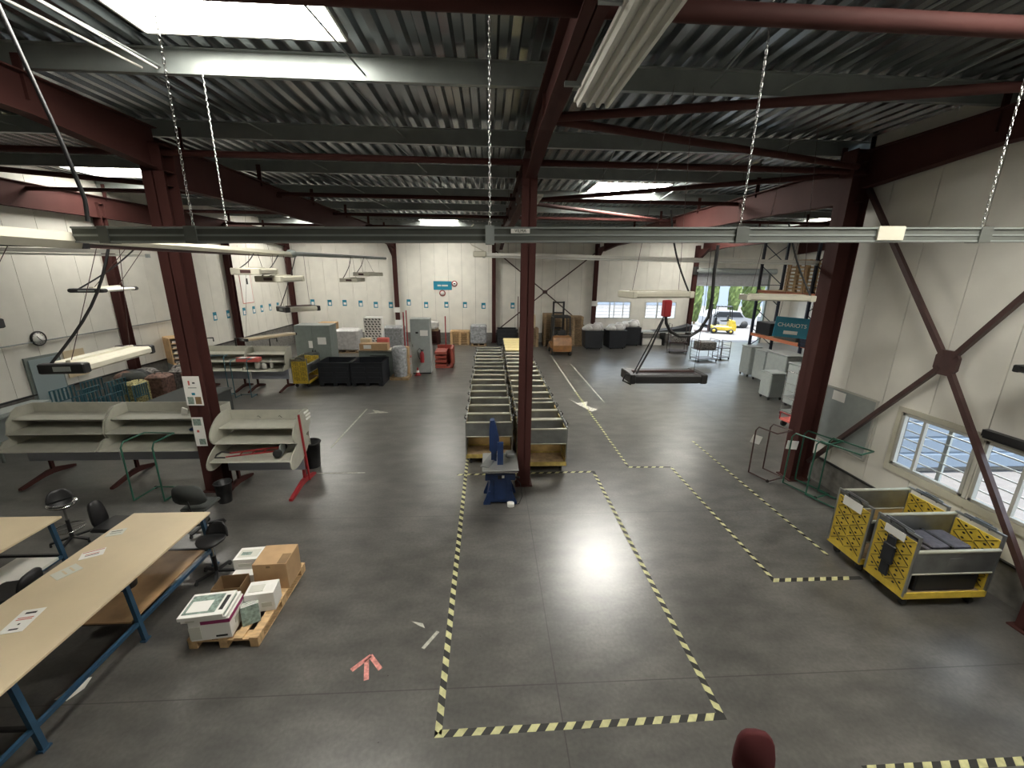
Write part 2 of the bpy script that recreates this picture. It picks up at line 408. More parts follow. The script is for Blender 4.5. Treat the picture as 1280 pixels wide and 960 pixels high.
# knee braces against the far wall
for x in (-5.86, .32, 6.88, 13.42):
    mb = MB(); mb.prism([(27.1, 5.3), (25.7, 6.07), (27.1, 6.07)], x - .008, x + .008, 'x'); mb.prism([(27.1, 5.28), (25.65, 6.05), (25.72, 6.08), (27.1, 5.34)], x - .09, x + .09, 'x'); struct('haunch_beam', mb, 'red_steel')
# tubes across the hall
for y, z, r in ((3.86, 6.6, .075), (8.42, 6.53, .055), (12.7, 6.56, .055), (16.9, 6.56, .055), (21.2, 6.56, .055)):
    mb = MB(); mb.tube([(XL, y, z), (XR - .3 if y < YS else XF, y, z)], r, 12); struct('tie_beam', mb, 'red_steel')
for a, b in (((.85, 6.3, 6.6), (7.2, 4.55, 6.62)), ((.85, 6.32, 6.58), (7.0, 8.3, 6.58)), ((.85, 12.7, 6.5), (7.2, 8.75, 6.55)), ((.85, 12.72, 6.5), (7.2, 16.8, 6.5)), ((-5.7, 12.7, 6.5), (-12.2, 8.7, 6.5))):
    mb = MB(); mb.tube([a, b], .055, 10); struct('diagonal_beam', mb, 'red_steel')
# wall X braces
mb = MB()
cx, cy, cz = XR - .22, 6.1, 3.26
for a in ((8.3, 6.2), (8.33, .45), (4.2, 6.2), (4.2, .35)):
    d = Vector((0, a[0] - cy, a[1] - cz)).normalized(); p = Vector((cx, cy, cz)) + d * .12
    mb.bar(p, (cx, a[0], a[1]), .075, .075, (1, 0, 0))
mb.prism([(cy - .17, cz - .1), (cy - .1, cz - .2), (cy + .1, cz - .2), (cy + .17, cz - .1), (cy + .17, cz + .1), (cy + .1, cz + .2), (cy - .1, cz + .2), (cy - .17, cz + .1)], cx - .03, cx + .03, 'x')
struct('cross_beam', mb, 'brace_steel')
mb = MB(); yy = 27.05
for s in (1, -1):
    mb.bar((3.6 - 3.15 * s, yy, 5.75), (3.6, yy, 3.3), .07); mb.bar((3.6, yy, 3.3), (3.6 + 3.1 * s, yy, .8), .07)
mb.prism([(3.45, 3.2), (3.75, 3.2), (3.75, 3.42), (3.45, 3.42)], yy - .05, yy + .05, 'y'); struct('cross_beam', mb, 'brace_steel')
# sag rods between purlins
PY = (3.35, 6.3, 9.05, 11.85, 15.1, 18.4, 21.7)
for i, (xa, dx) in enumerate(((-4.6, 1.1), (-2.0, .9), (2.6, .9), (4.4, -.9), (-9.0, 1.0), (5.6, .6))):
    for a, b in zip(PY[:-1], PY[1:]):
        if i in (4, 5) and a > 12: continue
        mb = MB(); mb.tube([(xa, a, 7.12), (xa + dx * .45, b, 7.02)], .012, 6); struct('rod_beam', mb, 'purlin')

# ---- windows, shutter door
def window(name, ax, pos, a0, a1, z0, z1, mull, bars, out):
    mb = MB(); t = .045
    def B(u0, u1, w0, w1, d0, d1, m=mb):
        p, q = sorted((pos + out * d0, pos + out * d1))
        if ax == 'x': m.box(p, q, u0, u1, w0, w1)
        else: m.box(u0, u1, p, q, w0, w1)
    B(a0, a1, z0, z0 + t, -.02, .05); B(a0, a1, z1 - t, z1, -.02, .05); B(a0, a0 + t, z0, z1, -.02, .05); B(a1 - t, a1, z0, z1, -.02, .05)
    for m_ in mull: B(m_ - t / 2, m_ + t / 2, z0 + t, z1 - t, -.015, .045)
    w_ = struct(name, mb, 'window_alu')
    g_ = MB(); B(a0 + t, a1 - t, z0 + t, z1 - t, .01, .016, g_); g_.build('window_pane', 'glass', w_)
    if bars:
        b_ = MB()
        for i in range(1, bars + 1):
            z = z0 + (z1 - z0) * i / (bars + 1); B(a0, a1, z - .009, z + .009, .11, .13, b_)
        b_.build('security_bars', 'window_alu', w_)
        for u in [a0 + (a1 - a0) * f for f in (.42,)]:
            c_ = MB(); B(u - .03, u + .03, z0, z1, .13, .17, c_); c_.build('bar_upright', 'light_grey', w_)
window('window_1', 'x', XR, 5.52, 6.72, 1.2, 2.2, [6.33], 5, 1)
window('window_2', 'x', XR, 3.9, 5.42, 1.2, 2.2, [4.9], 5, 1)
window('window_3', 'y', YF, 7.05, 9.4, 1.62, 2.72, [8.3, 8.9], 4, 1)
window('window_4', 'y', YF, 10.4, 12.5, 1.62, 2.72, [11.2, 11.8], 4, 1)
mb = MB(); mb.box(XR - .11, XR - .005, 3.4, 5.45, 2.28, 2.38); mb.tube([(XR - .06, 3.4, 2.26), (XR - .06, 5.45, 2.26)], .022); tag(mb.build('roller_blind', 'black'), 'black rolled-up blind cassette above the window on the right wall', 'blind')
d = MB()
for x in (13.55, 18.6): d.box(x - .06, x + .06, YF - .1, YF + .1, 0, 4.8)
dr = struct('door_1', d, 'cabinet')
mb = MB()
for i in range(11): z = 3.78 + i * .085; mb.prism([(YF - .02, z), (YF - .045, z + .02), (YF - .045, z + .065), (YF - .02, z + .085), (YF, z + .085), (YF, z)], 13.6, 18.6, 'x')
mb.build('roller_shutter', 'shutter', dr)
mb = MB(); mb.tube([(13.4, YF - .3, 4.75), (18.8, YF - .3, 4.75)], .17, 16); mb.build('shutter_drum', 'light_grey', dr)
mb = MB(); mb.box(13.3, 13.5, YF - .45, YF - .1, 4.5, 5.0); mb.build('drum_bracket', 'black', dr)
d = MB(); d.box(XL, XL + .05, 11.55, 12.5, .0, 2.16); d2 = struct('door_2', d, 'cabinet')
mb = MB(); mb.box(XL + .05, XL + .08, 11.62, 12.43, .02, 2.09); mb.build('door_leaf', 'door_blue', d2)
mb = MB(); mb.tube([(XL + .08, 12.35, 1.05), (XL + .14, 12.35, 1.05), (XL + .14, 12.23, 1.05)], .012); mb.build('door_handle', 'chrome', d2)

# ================================================================== FLOOR MARKINGS
def tape_run(name, a, b, label, wd=.075, per=.19):
    a = Vector((a[0], a[1], 0)); b = Vector((b[0], b[1], 0)); d = (b - a); L = d.length; d.normalize(); n = Vector((-d.y, d.x, 0))
    mb = MB(); q = []; z0 = .002
    mb.m = 0
    def P(u, v, z=z0): p = a + d * u + n * v; return (p.x, p.y, z)
    mb.quad(P(0, -wd / 2, .002), P(L, -wd / 2, .002), P(L, wd / 2, .002), P(0, wd / 2, .002)); mb.m = 1
    u = 0; h = per * .5; sh = wd * .8
    while u < L - sh - h:
        mb.quad(P(u, -wd / 2, .0035), P(u + h, -wd / 2, .0035), P(u + h + sh, wd / 2, .0035), P(u + sh, wd / 2, .0035)); u += per
    return tag(mb.build(name, ['tape_black', 'tape_yellow']), label, 'floor tape', 'hazard tape lines on the floor')
tape_run('hazard_tape', (-.53, 3.16), (-.56, 12.5), 'hazard tape along the left side of the rectangular bay and the cart row')
tape_run('hazard_tape', (-.57, 3.18), (2.53, 3.22), 'yellow and black hazard tape closing the near end of the rectangular bay')
tape_run('hazard_tape', (2.49, 3.25), (2.48, 8.86), 'yellow and black hazard tape on the right side of the rectangular bay')
tape_run('hazard_tape', (-.75, 8.78), (2.5, 8.84), 'yellow and black hazard tape crossing under the front carts and the column')
tape_run('hazard_tape', (3.42, 15.6), (3.40, 9.1), 'hazard tape beside the right cart row leading away down the aisle', .06)
tape_run('hazard_tape', (3.38, 9.05), (4.45, 9.02), 'short cross piece of hazard tape beyond the rectangular bay', .06)
tape_run('hazard_tape', (4.45, 9.0), (4.42, 5.2), 'hazard tape along the left side of the bay of the yellow carts', .06)
tape_run('hazard_tape', (4.38, 5.17), (5.85, 5.17), 'hazard tape running from the floor towards the front wheels of the yellow carts')
tape_run('hazard_tape', (5.76, 10.6), (5.74, 5.7), 'hazard tape along the wall side of the floor leading to the yellow carts', .05)
tape_run('hazard_tape', (3.6, 2.67), (7.3, 2.67), 'hazard tape at the very front edge of the floor in the right corner')
def paint(label, *polys, m='tape_white', cat='floor marking', group=None, name='painted_line'):
    mb = MB()
    for p in polys: mb._add([(x, y, .003) for x, y in p], [tuple(range(len(p)))])
    return tag(mb.build(name, m), label, cat, group)
def ln(a, b, w_=.05):
    a = Vector(a); b = Vector(b); d = (b - a).normalized(); n = Vector((-d.y, d.x)) * w_ / 2
    return [tuple(a + n), tuple(a - n), tuple(b - n), tuple(b + n)]
paint('worn white painted line behind the near sorting desk leading up the floor', ln((-4.2, 10.4), (-4.15, 13.6), .05))
paint('faint white painted line crossing the floor by the red foot of the sorting desk', ln((-4.0, 8.95), (-2.9, 8.95), .04))
paint('long pale painted line continuing the aisle tape towards the far wall', ln((3.42, 15.6), (3.5, 22.8), .05))
paint('shorter pale painted line right of the long aisle line', ln((4.2, 14.2), (4.2, 20.6), .04))
paint('white painted arrow head on the floor beyond the near sorting desk', [(-4.05, 13.1), (-3.3, 13.2), (-3.95, 13.5), (-3.8, 13.25)])
paint('scuffed white painted patch on the aisle line', [(2.95, 14.7), (3.2, 13.9), (3.5, 13.2), (3.75, 13.4), (3.45, 13.8), (3.6, 14.3), (3.2, 14.1)])
paint('white paint splash beside the left hazard tape', [(-1.06, 4.62), (-.9, 4.58), (-.86, 4.5), (-.94, 4.54)], [(-.86, 4.2), (-.7, 4.45), (-.66, 4.43), (-.82, 4.18)])
mb = MB()
for p in (ln((-1.43, 3.80), (-1.50, 4.07), .055), ln((-1.64, 3.93), (-1.46, 4.12), .055), ln((-1.30, 3.93), (-1.47, 4.12), .055)): mb._add([(x, y, .003) for x, y in p], [(0, 1, 2, 3)])
tag(mb.build('tape_arrow', 'tape_red'), 'red and white tape arrow stuck on the floor near the pallet', 'floor marking')
mb = MB(); mb._add([(-4.77, 3.72, .003), (-4.62, 3.70, .003), (-4.56, 3.84, .003), (-4.60, 3.98, .003), (-4.68, 3.96, .003)], [(0, 1, 2, 3, 4)])
tag(mb.build('paper_scrap', 'paper'), 'torn white paper scrap on the floor under the long work table', 'paper')

# ================================================================== WORK TABLES
def slab(mb, x0, x1, y0, y1, z0, z1): mb.rbox(x0, x1, y0, y1, z0, z1, .008)
def work_table(x0, x1, y0, y1, label, legs, shelf):
    t = thing('work_table', label, 'table', ((x0 + x1) / 2, (y0 + y1) / 2, 0), 0, 'long cream work tables'); cx_, cy_ = t.location.x, t.location.y
    L = lambda mb: mb
    mb = MB(); mb.m = 0; mb.rbox(x0 - cx_, x1 - cx_, y0 - cy_, y1 - cy_, .865, .9, .006); mb.build('tabletop', 'wood_top', t)
    for ly in legs:
        for s, lx in ((-1, x0 + .08), (1, x1 - .06)):
            m_ = MB(); m_.bar((lx - cx_, ly - cy_, .865), (lx - cx_ + s * .05, ly - cy_ + .02, 0.0), .05, .05, (0, 1, 0)); m_.cbox((lx - cx_ + s * .05, ly - cy_ + .02, .012), (.07, .09, .024)); m_.build('leg', 'blue_frame', t)
        m_ = MB(); m_.bar((x0 + .09 - cx_, ly - cy_, .3), (x1 - .05 - cx_, ly - cy_, .3), .035); m_.build('crossbar', 'black', t)
    m_ = MB(); m_.bar((x1 - .03 - cx_, y0 - cy_, .28), (x1 - .03 - cx_, y1 - .1 - cy_, .28), .045); m_.bar((x0 + .05 - cx_, y0 - cy_, .28), (x0 + .05 - cx_, y1 - .1 - cy_, .28), .045); m_.build('side_rail', 'blue_frame', t)
    for sy0, sy1 in shelf:
        m_ = MB(); m_.box(x0 + .1 - cx_, x1 - .08 - cx_, sy0 - cy_, sy1 - cy_, .31, .33); m_.build('lower_shelf', 'shelf_wood', t)
    return t
work_table(-5.51, -4.37, 1.2, 5.97, 'long cream topped work table on blue steel legs in front of the pallet', (1.4, 3.2, 4.45, 5.85), ((4.42, 5.8),))
work_table(-7.68, -6.53, 1.2, 5.93, 'second long cream work table at the left edge, behind the stool with a shiny seat', (1.4, 4.0, 5.8), ((4.9, 5.4),))
mb = MB(); mb.box(-7.0, -6.42, 4.75, 5.62, .36, .40); tag(mb.build('white_board', 'white'), 'white board lying low on the shelf of the left work table', 'board')
mb = MB(); mb.box(-4.62, -4.44, 4.9, 5.0, 0, .01)
def sheet(c, sx, sy, rz, z, label, marks, m='paper', name='paper_notice', g='paper notices on the long table'):
    t = thing(name, label, 'paper', (c[0], c[1], z), rz, g)
    a = MB(); a.box(-sx / 2, sx / 2, -sy / 2, sy / 2, 0, .003); a.build('sheet', m, t)
    for (x, y, w_, h_, mm) in marks:
        b = MB(); b.box(x - w_ / 2, x + w_ / 2, y - h_ / 2, y + h_ / 2, .003, .0042); b.build('print', mm, t)
    return t
sheet((-5.02, 3.9), .21, .33, .2, .9, 'white notice with black headings nearest on the long table', [(0, .11, .1, .028, 'ink'), (0, .04, .14, .012, 'ink_red'), (0, .015, .14, .012, 'ink_red'), (0, -.05, .02, .02, 'ink'), (0, -.12, .08, .02, 'ink')])
sheet((-5.28, 4.66), .2, .24, -.5, .9, 'faded greyish notice between two whiter ones on the long table', [(0, .05, .12, .02, 'wood_top'), (0, -.02, .12, .02, 'wood_top')], 'paper_grey')
sheet((-5.27, 5.0), .24, .17, .5, .9, 'white notice with red lettering along one edge, half way up the long table', [(0, .065, .22, .012, 'ink_red'), (0, 0, .14, .012, 'ink_red'), (0, -.03, .14, .01, 'ink')])
sheet((-5.36, 5.47), .2, .16, .3, .9, 'pale grey notice nearest the far end of the long table', [(0, .03, .13, .014, 'ink'), (0, -.02, .13, .012, 'green_print')], 'paper_grey')

# ================================================================== STOOLS AND CHAIRS
def stool(loc, rz, label, seat='black', h=.6, back=True, ring=True, name='work_stool'):
    t = thing(name, label, 'stool', loc, rz, 'swivel work stools around the tables')
    a = MB()   # saddle seat
    n = 20; rings = []
    for (r, z) in ((.02, .045), (.10, .05), (.17, .06), (.185, .045), (.17, .015), (.05, 0)):
        rings.append([(r * math.cos(2 * PI * j / n) * 1.08, r * math.sin(2 * PI * j / n) * (1 + .1 * math.cos(2 * PI * j / n)), h + z + .03 * (r / .18) ** 2 * math.cos(4 * PI * j / n) * .6) for j in range(n)])
    vs = [p for r_ in rings for p in r_]; fs = [(i * n + j, i * n + (j + 1) % n, (i + 1) * n + (j + 1) % n, (i + 1) * n + j) for i in range(5) for j in range(n)] + [tuple(range(n)), tuple(range(5 * n, 6 * n))]
    a._add(vs, fs, True); a.build('seat', seat, t)
    if back:
        b = MB(); vs = []; m = 9
        for d in (0, .025):
            for i in range(6):
                f = i / 5; z = h + .03 + .20 * f; hw = .17 * math.sqrt(max(.05, 1 - (f * .93) ** 2.4))
                for j in range(m):
                    u = -1 + 2 * j / (m - 1); vs.append((u * hw, .17 + .03 * f - .05 * (u * hw / .17) ** 2 + d, z))
        K = 6 * m; fs = []
        for i in range(5):
            for j in range(m - 1): q = i * m + j; fs += [(q, q + 1, q + m + 1, q + m), (q + K, q + K + m, q + K + m + 1, q + K + 1)]
        for i in range(5):
            q = i * m; fs += [(q, q + m, q + m + K, q + K), (q + m - 1, q + K + m - 1, q + K + 2 * m - 1, q + 2 * m - 1)]
        fs += [tuple([5 * m + j for j in range(m)] + [5 * m + j + K for j in range(m - 1, -1, -1)]), tuple([j for j in range(m)] + [j + K for j in range(m - 1, -1, -1)])]
        b._add(vs, fs, True); b.build('backrest', 'black', t)
    c = MB(); c.tube([(0, 0, .1), (0, 0, h * .62)], .028, 10); c.build('column', 'black', t)
    c = MB(); c.tube([(0, 0, h * .6), (0, 0, h + .01)], .016, 10); c.build('gas_lift', 'chrome', t)
    for k in range(5):
        A = 2 * PI * k / 5 + .3; e = (math.cos(A) * .27, math.sin(A) * .27)
        c = MB(); c.bar((0, 0, .11), (e[0], e[1], .07), .04, .03); f = c.build('foot', 'black', t)
        c = MB(); c.lathe([(.027, -.014), (.03, 0), (.027, .014)], (e[0], e[1], .03), 10, 'x'); c.tube([(e[0], e[1], .03), (e[0], e[1], .07)], .01); c.build('castor', 'black_rubber', f)
    if ring:
        c = MB(); pts = [(math.cos(2 * PI * j / 20) * .2, math.sin(2 * PI * j / 20) * .2, .28) for j in range(21)]; c.tube(pts, .009, 6); c.bar((-.2, 0, .28), (.2, 0, .28), .012); c.build('footrest_ring', 'chrome', t)
    return t
stool((-7.15, 6.55, 0), .9, 'black stool with a shiny round seat behind the left work table', 'chrome', .70)
stool((-4.18, 5.6, 0), -.1, 'black shell seat stool between the long table end and the pallet', 'black', .60, ring=False)
mbp = MB(); mbp.bar((-4.2, 5.55, .12), (-3.9, 5.75, .12), .03)
def office_chair(loc, rz, label, bw=.24, bh=.36, sh=.5, m='black', z0=.16, name='office_chair'):
    t = thing(name, label, 'chair', loc, rz, 'upholstered swivel chairs')
    a = MB(); a.rbox(-.22, .22, -.22, .22, sh, sh + .07, .05); a.build('seat', m, t)
    b = MB(); n = 16; vs = []
    for d, sc_ in ((0, .92), (.02, 1), (.055, .96)):
        for j in range(n):
            A = 2 * PI * j / n; cx_ = math.copysign(abs(math.cos(A)) ** .6, math.cos(A)) * bw * sc_; cz_ = math.copysign(abs(math.sin(A)) ** .6, math.sin(A)) * bh / 2 * sc_
            wd = cx_ * (1 - .25 * (cz_ / bh + .5)); vs.append((wd, .22 + d - .25 * wd * wd * 1.2 + .05 * (cz_ / bh), sh + z0 + bh / 2 + cz_))
    fs = [tuple(range(n)), tuple(range(2 * n, 3 * n))] + [(k * n + j, k * n + (j + 1) % n, (k + 1) * n + (j + 1) % n, (k + 1) * n + j) for k in range(2) for j in range(n)]
    b._add(vs, fs, True); b.build('backrest', m, t)
    c = MB(); c.tube([(0, .1, sh - .01), (0, .24, sh + .02), (0, .29, sh + z0 + .1)], .016); c.build('back_bar', 'black', t)
    c = MB(); c.tube([(0, 0, .09), (0, 0, sh)], .025, 10); c.build('column', 'black', t)
    for k in range(5):
        A = 2 * PI * k / 5 + .1; e = (math.cos(A) * .29, math.sin(A) * .29)
        c = MB(); c.bar((0, 0, .11), (e[0], e[1], .07), .045, .03); f = c.build('foot', 'black', t)
        c = MB(); c.lathe([(.027, -.014), (.03, 0), (.027, .014)], (e[0], e[1], .03), 10, 'x'); c.tube([(e[0], e[1], .03), (e[0], e[1], .07)], .01); c.build('castor', 'black_rubber', f)
    return t
office_chair((-5.15, 6.85, 0), PI, 'grey upholstered swivel chair with a wide back behind the long table', .31, .40, .47, 'grey_fabric')
office_chair((-6.15, 6.3, 0), 1.5, 'black high backed chair tucked between the two work tables', .14, .46, .46, 'black', .0)
office_chair((-6.15, 4.75, 0), -1.4, 'black low backed chair between the work tables at the left edge', .2, .28, .5, 'black', .03)
office_chair((2.10, 2.10, 0), -.2, 'dark red fabric chair seen from above at the bottom edge', .18, .42, .5, 'dark_red_fabric', .12)
def waste_bin(loc, r, h, label, m='black', group='black waste bins'):
    t = thing('waste_bin', label, 'bin', loc, 0, group)
    a = MB(); a.lathe([(r * .8, 0), (r, h), (r * 1.06, h), (r * 1.06, h - .02), (r * .96, h - .02), (r * .78, .02), (0, .02)], n=24); a.build('bin_body', m, t)
    b = MB(); b.tube([(math.cos(2 * PI * j / 24) * r * 1.05, math.sin(2 * PI * j / 24) * r * 1.05, h) for j in range(25)], .012, 6); b.build('rim', 'black_rubber', t)
    return t
waste_bin((-5.0, 5.05, .332), .14, .32, 'small black bin on the lower shelf of the long table')
waste_bin((-5.36, 7.80, 0), .15, .42, 'black waste bin on the floor below the left end of the near sorting desk')
waste_bin((-4.25, 9.35, 0), .22, .62, 'tall black bin behind the right end of the near sorting desk')

# ================================================================== PALLETS, BOXES
def pallet_parts(t, L=1.2, W=.8, m='wood', z=0):
    for x in (-W / 2 + .05, 0, W / 2 - .05):
        a = MB(); a.box(x - .05, x + .05, -L / 2, L / 2, z, z + .02)
        for y in (-L / 2 + .07, 0, L / 2 - .07): a.box(x - .05, x + .05, y - .07, y + .07, z + .02, z + .1)
        a.build('block_runner', m, t)
    for y in (-L / 2 + .07, 0, L / 2 - .07):
        a = MB(); a.box(-W / 2, W / 2, y - .07, y + .07, z + .1, z + .12); a.build('cross_board', m, t)
    for i in range(5):
        x = -W / 2 + .05 + i * (W - .1) / 4
        a = MB(); a.box(x - .055, x + .055, -L / 2, L / 2, z + .12, z + .142); a.build('deck_board', m, t)
pal = thing('wooden_pallet', 'bare wooden pallet on the floor carrying boxes beside the long table', 'pallet', (-3.32, 5.0, 0), 0)
pallet_parts(pal, 1.38, .84)
def carton(loc, d, rz, label, m='card', open_=False, prints=(), name='cardboard_box', group='boxes on the pallet', tape=True):
    t = thing(name, label, 'box', loc, rz, group); x, y, z = d[0] / 2, d[1] / 2, d[2]; th = .006
    a = MB()
    if open_:
        a.box(-x, x, -y, y, 0, th); a.box(-x, -x + th, -y, y, 0, z); a.box(x - th, x, -y, y, 0, z); a.box(-x, x, -y, -y + th, 0, z); a.box(-x, x, y - th, y, 0, z)
    else: a.rbox(-x, x, -y, y, 0, z, .004)
    a.build('carton', m, t)
    for pi_, (f, u0, u1, v0, v1, mm) in enumerate(prints):      # f: face, u and v as fractions
        b = MB(); e = .0015 * (pi_ + 1)
        if f == 't': b.box(-x + 2 * x * u0, -x + 2 * x * u1, -y + 2 * y * v0, -y + 2 * y * v1, z, z + e)
        if f == 'f': b.box(-x + 2 * x * u0, -x + 2 * x * u1, -y - e, -y, z * v0, z * v1)
        if f == 'r': b.box(x, x + e, -y + 2 * y * u0, -y + 2 * y * u1, z * v0, z * v1)
        b.build('print', mm, t)
    return t
T = .143
carton((-3.46, 4.50, T), (.46, .40, .30), .12, 'white carton with a magenta band at the front corner of the pallet', 'paper', prints=[('f', .3, 1, .78, .95, 'magenta'), ('r', 0, 1, .78, .95, 'magenta'), ('f', .62, .9, .12, .2, 'ink'), ('r', .3, .6, .35, .6, 'paper_grey'), ('f', .0, .28, .1, .7, 'paper_grey')])
carton((-3.49, 4.48, T + .302), (.50, .42, .045), .12, 'flat white carton lying on the magenta banded box', 'paper', prints=[('f', .1, .3, .2, .7, 'paper_grey')])
carton((-3.51, 4.45, T + .349), (.50, .40, .05), .12, 'flat white box with a greenish picture on its lid, top of the stack', 'paper', prints=[('t', .05, .78, .12, .9, 'green_print'), ('t', .12, .6, .2, .65, 'paper'), ('t', .84, .93, .2, .8, 'ink'), ('r', .05, .9, .3, .6, 'green_print')])
carton((-3.55, 4.95, T), (.36, .28, .30), .1, 'open empty brown carton behind the white stack', 'card_dark', True)
carton((-3.08, 4.85, T), (.36, .26, .28), .15, 'white carton with grey printing in front of the big brown box', 'paper', prints=[('f', .1, .4, .3, .6, 'paper_grey'), ('f', .55, .9, .25, .5, 'paper_grey'), ('t', .1, .6, .2, .7, 'paper_grey')])
carton((-3.12, 5.35, T), (.46, .44, .42), .05, 'large plain brown cardboard box on the far end of the pallet', 'card', prints=[('f', .4, .52, .85, .93, 'card_dark'), ('t', .72, .98, .02, .5, 'card_dark')])
carton((-3.53, 5.32, T), (.34, .28, .2), .08, 'lower white carton left of the big brown box', 'paper', prints=[('f', .3, .7, .3, .6, 'paper_grey')])
carton((-3.55, 5.45, T + .202), (.34, .28, .17), .08, 'upper white carton left of the big brown box', 'paper', prints=[('t', .1, .9, .2, .8, 'paper_grey'), ('t', .2, .6, .35, .6, 'green_print'), ('f', .2, .8, .3, .6, 'paper_grey')])
t = thing('magazine_bundle', 'bundle of printed magazines standing between the white cartons', 'magazines', (-3.13, 4.62, T), .5)
for i in range(7):
    a = MB(); a.box(-.10, .10, -.09 + i * .026, -.07 + i * .026, 0, .24 - .008 * i, Matrix.Rotation(-.25, 3, 'X')); a.build('magazine', 'paper' if i % 2 else 'green_print', t)

# ================================================================== SORTING DESKS
def bench_shape(t, W, near=False, deep=0):
    def panel(x, z_split=False):
        a = MB()
        if not near:
            poly = [(-.45, .80), (-.30, .98), (-.17, 1.0), (-.20, 1.12), (-.14, 1.36), (.02, 1.56), (.12, 1.62), (.46, 1.62), (.46, .80)]
            a.prism(poly, x - .012, x + .012, 'x'); a.build('side_panel', 'bench', t)
    if not near:
        panel(-W / 2); panel(W / 2)
    else:
        for x in (-W / 2, W / 2):
            a = MB(); poly = []
            for k in range(28):
                A = 2 * PI * k / 28; r = 1
                poly.append((.12 + .44 * math.cos(A) + .05 * math.sin(A), 1.37 + .30 * math.sin(A) + .07 * math.cos(A)))
            a.prism(poly, x - .012, x + .012, 'x'); a.build('side_panel', 'bench', t)
            a = MB(); poly = []
            for k in range(28):
                A = 2 * PI * k / 28; poly.append((-.10 + .46 * math.cos(A), .87 + .23 * math.sin(A) + .12 * math.cos(A)))
            a.prism(poly, x - .010, x + .010, 'x'); a.build('lower_side_panel', 'bench', t)
    w2 = W / 2 - .014
    a = MB(); a.prism([(-.46, .80), (-.48, .81), (-.46, .83), (.44, .86), (.44, .83)], -w2, w2, 'x'); a.build('desk_board', 'bench', t)
    a = MB(); a.prism([(-.22, 1.10), (-.24, 1.115), (-.22, 1.13), (.44, 1.16), (.44, 1.13)], -w2, w2, 'x'); a.build('shelf', 'bench', t)
    a = MB(); a.prism([(-.02, 1.36), (-.04, 1.375), (-.02, 1.39), (.44, 1.40), (.44, 1.37)], -w2, w2, 'x'); a.build('shelf', 'bench', t)
    a = MB(); a.box(-w2, w2, .44, .46, .80, 1.62); a.build('back_panel', 'bench', t)
    a = MB(); a.box(-w2, w2, .05, .07, .38, .79); a.build('modesty_panel', 'bench_metal', t)
def bench_leg(t, x, m='bright_red'):
    a = MB(); a.bar((x, .12, .08), (x, .12, .80), .05, .07); a.prism([(-.60, 0), (-.60, .045), (.0, .17), (.2, .17), (.60, .045), (.60, 0), (.5, 0), (.1, .06), (-.1, .06), (-.5, 0)], x - .035, x + .035, 'x'); a.build('leg', m, t)
def sorting_desk(loc, W, label, legs=(-.8, .8), near=False, m='red_steel', rz=0):
    t = thing('sorting_desk', label, 'desk', loc, rz, 'cream sorting desks with stepped shelves'); bench_shape(t, W, near)
    for l in legs: bench_leg(t, l, m)
    return t
sorting_desk((-9.26, 8.95, 0), 1.96, 'cream sorting desk with stepped shelves at the left end of the near row', (-.6, ))
b2 = sorting_desk((-7.1, 8.95, 0), 2.26, 'cream sorting desk behind the green tube trolley, centre of the near row', (-.93,))
b3 = sorting_desk((-4.79, 8.35, 0), 1.62, 'cream sorting desk with rounded side panels and a red upright, holding a hand truck', (-.66,), True)
bench_leg(b3, .74, 'bright_red')
a = MB(); a.bar((.84, .12, .1), (.84, -.02, 1.66), .03, .04); a.build('red_upright', 'bright_red', b3)
for i, (y, z) in enumerate(((.42, 1.42), (.42, 1.5), (.36, 1.58))):
    a = MB(); a.box(.822, .84, y - .1, y + .1, z, z + .035); a.build('paper_clip', 'paper', b3)
for x in (-.25, .2): a = MB(); a.tube([(x, .43, 1.47), (x + .04, .40, 1.5), (x + .08, .41, 1.45)], .006, 6); a.build('hook', 'black', b3)
mb = MB(); mb.rbox(-6.55, -6.25, 8.8, 9.05, 1.135, 1.19, .02); tag(mb.build('blue_folder', 'saw_blue'), 'blue plastic folder on the shelf of the middle sorting desk', 'folder')
mb = MB(); mb.prism([(-6.9, 1.41), (-6.78, 1.41), (-6.76, 1.52), (-6.86, 1.56)], 9.15, 9.2, 'y'); tag(mb.build('crumpled_tissue', 'paper'), 'crumpled white tissue on the top shelf of the middle sorting desk', 'tissue')
# hand truck lying on the near desk
t = thing('hand_truck', 'red hand truck lying on the near sorting desk', 'hand truck', (-4.74, 8.08, .93), .16)
for s in (-1, 1): a = MB(); a.tube([(-.55, .09 * s, 0), (.45, .11 * s, .06)], .014); a.build('rail', 'bright_red', t)
for k in range(4): a = MB(); x = -.3 + k * .22; a.tube([(x, -.1, .02 + .01 * k), (x, .1, .02 + .01 * k)], .012); a.build('rung', 'bright_red', t)
a = MB(); a.tube([(-.55, -.12, 0), (-.72, -.14, .02), (-.75, 0, .02), (-.72, .14, .02), (-.55, .12, 0)], .016); a.build('handle', 'black', t)
for s in (-1, 1): a = MB(); a.lathe([(0, -.025), (.05, -.025), (.085, -.02), (.085, .02), (.05, .025), (0, .025)], (.42, s * .17, .03), 18, 'y'); a.build('wheel', 'black_rubber', t); 
a = MB(); a.box(.46, .48, -.15, .15, -.04, .18); a.build('toe_plate', 'light_grey', t)
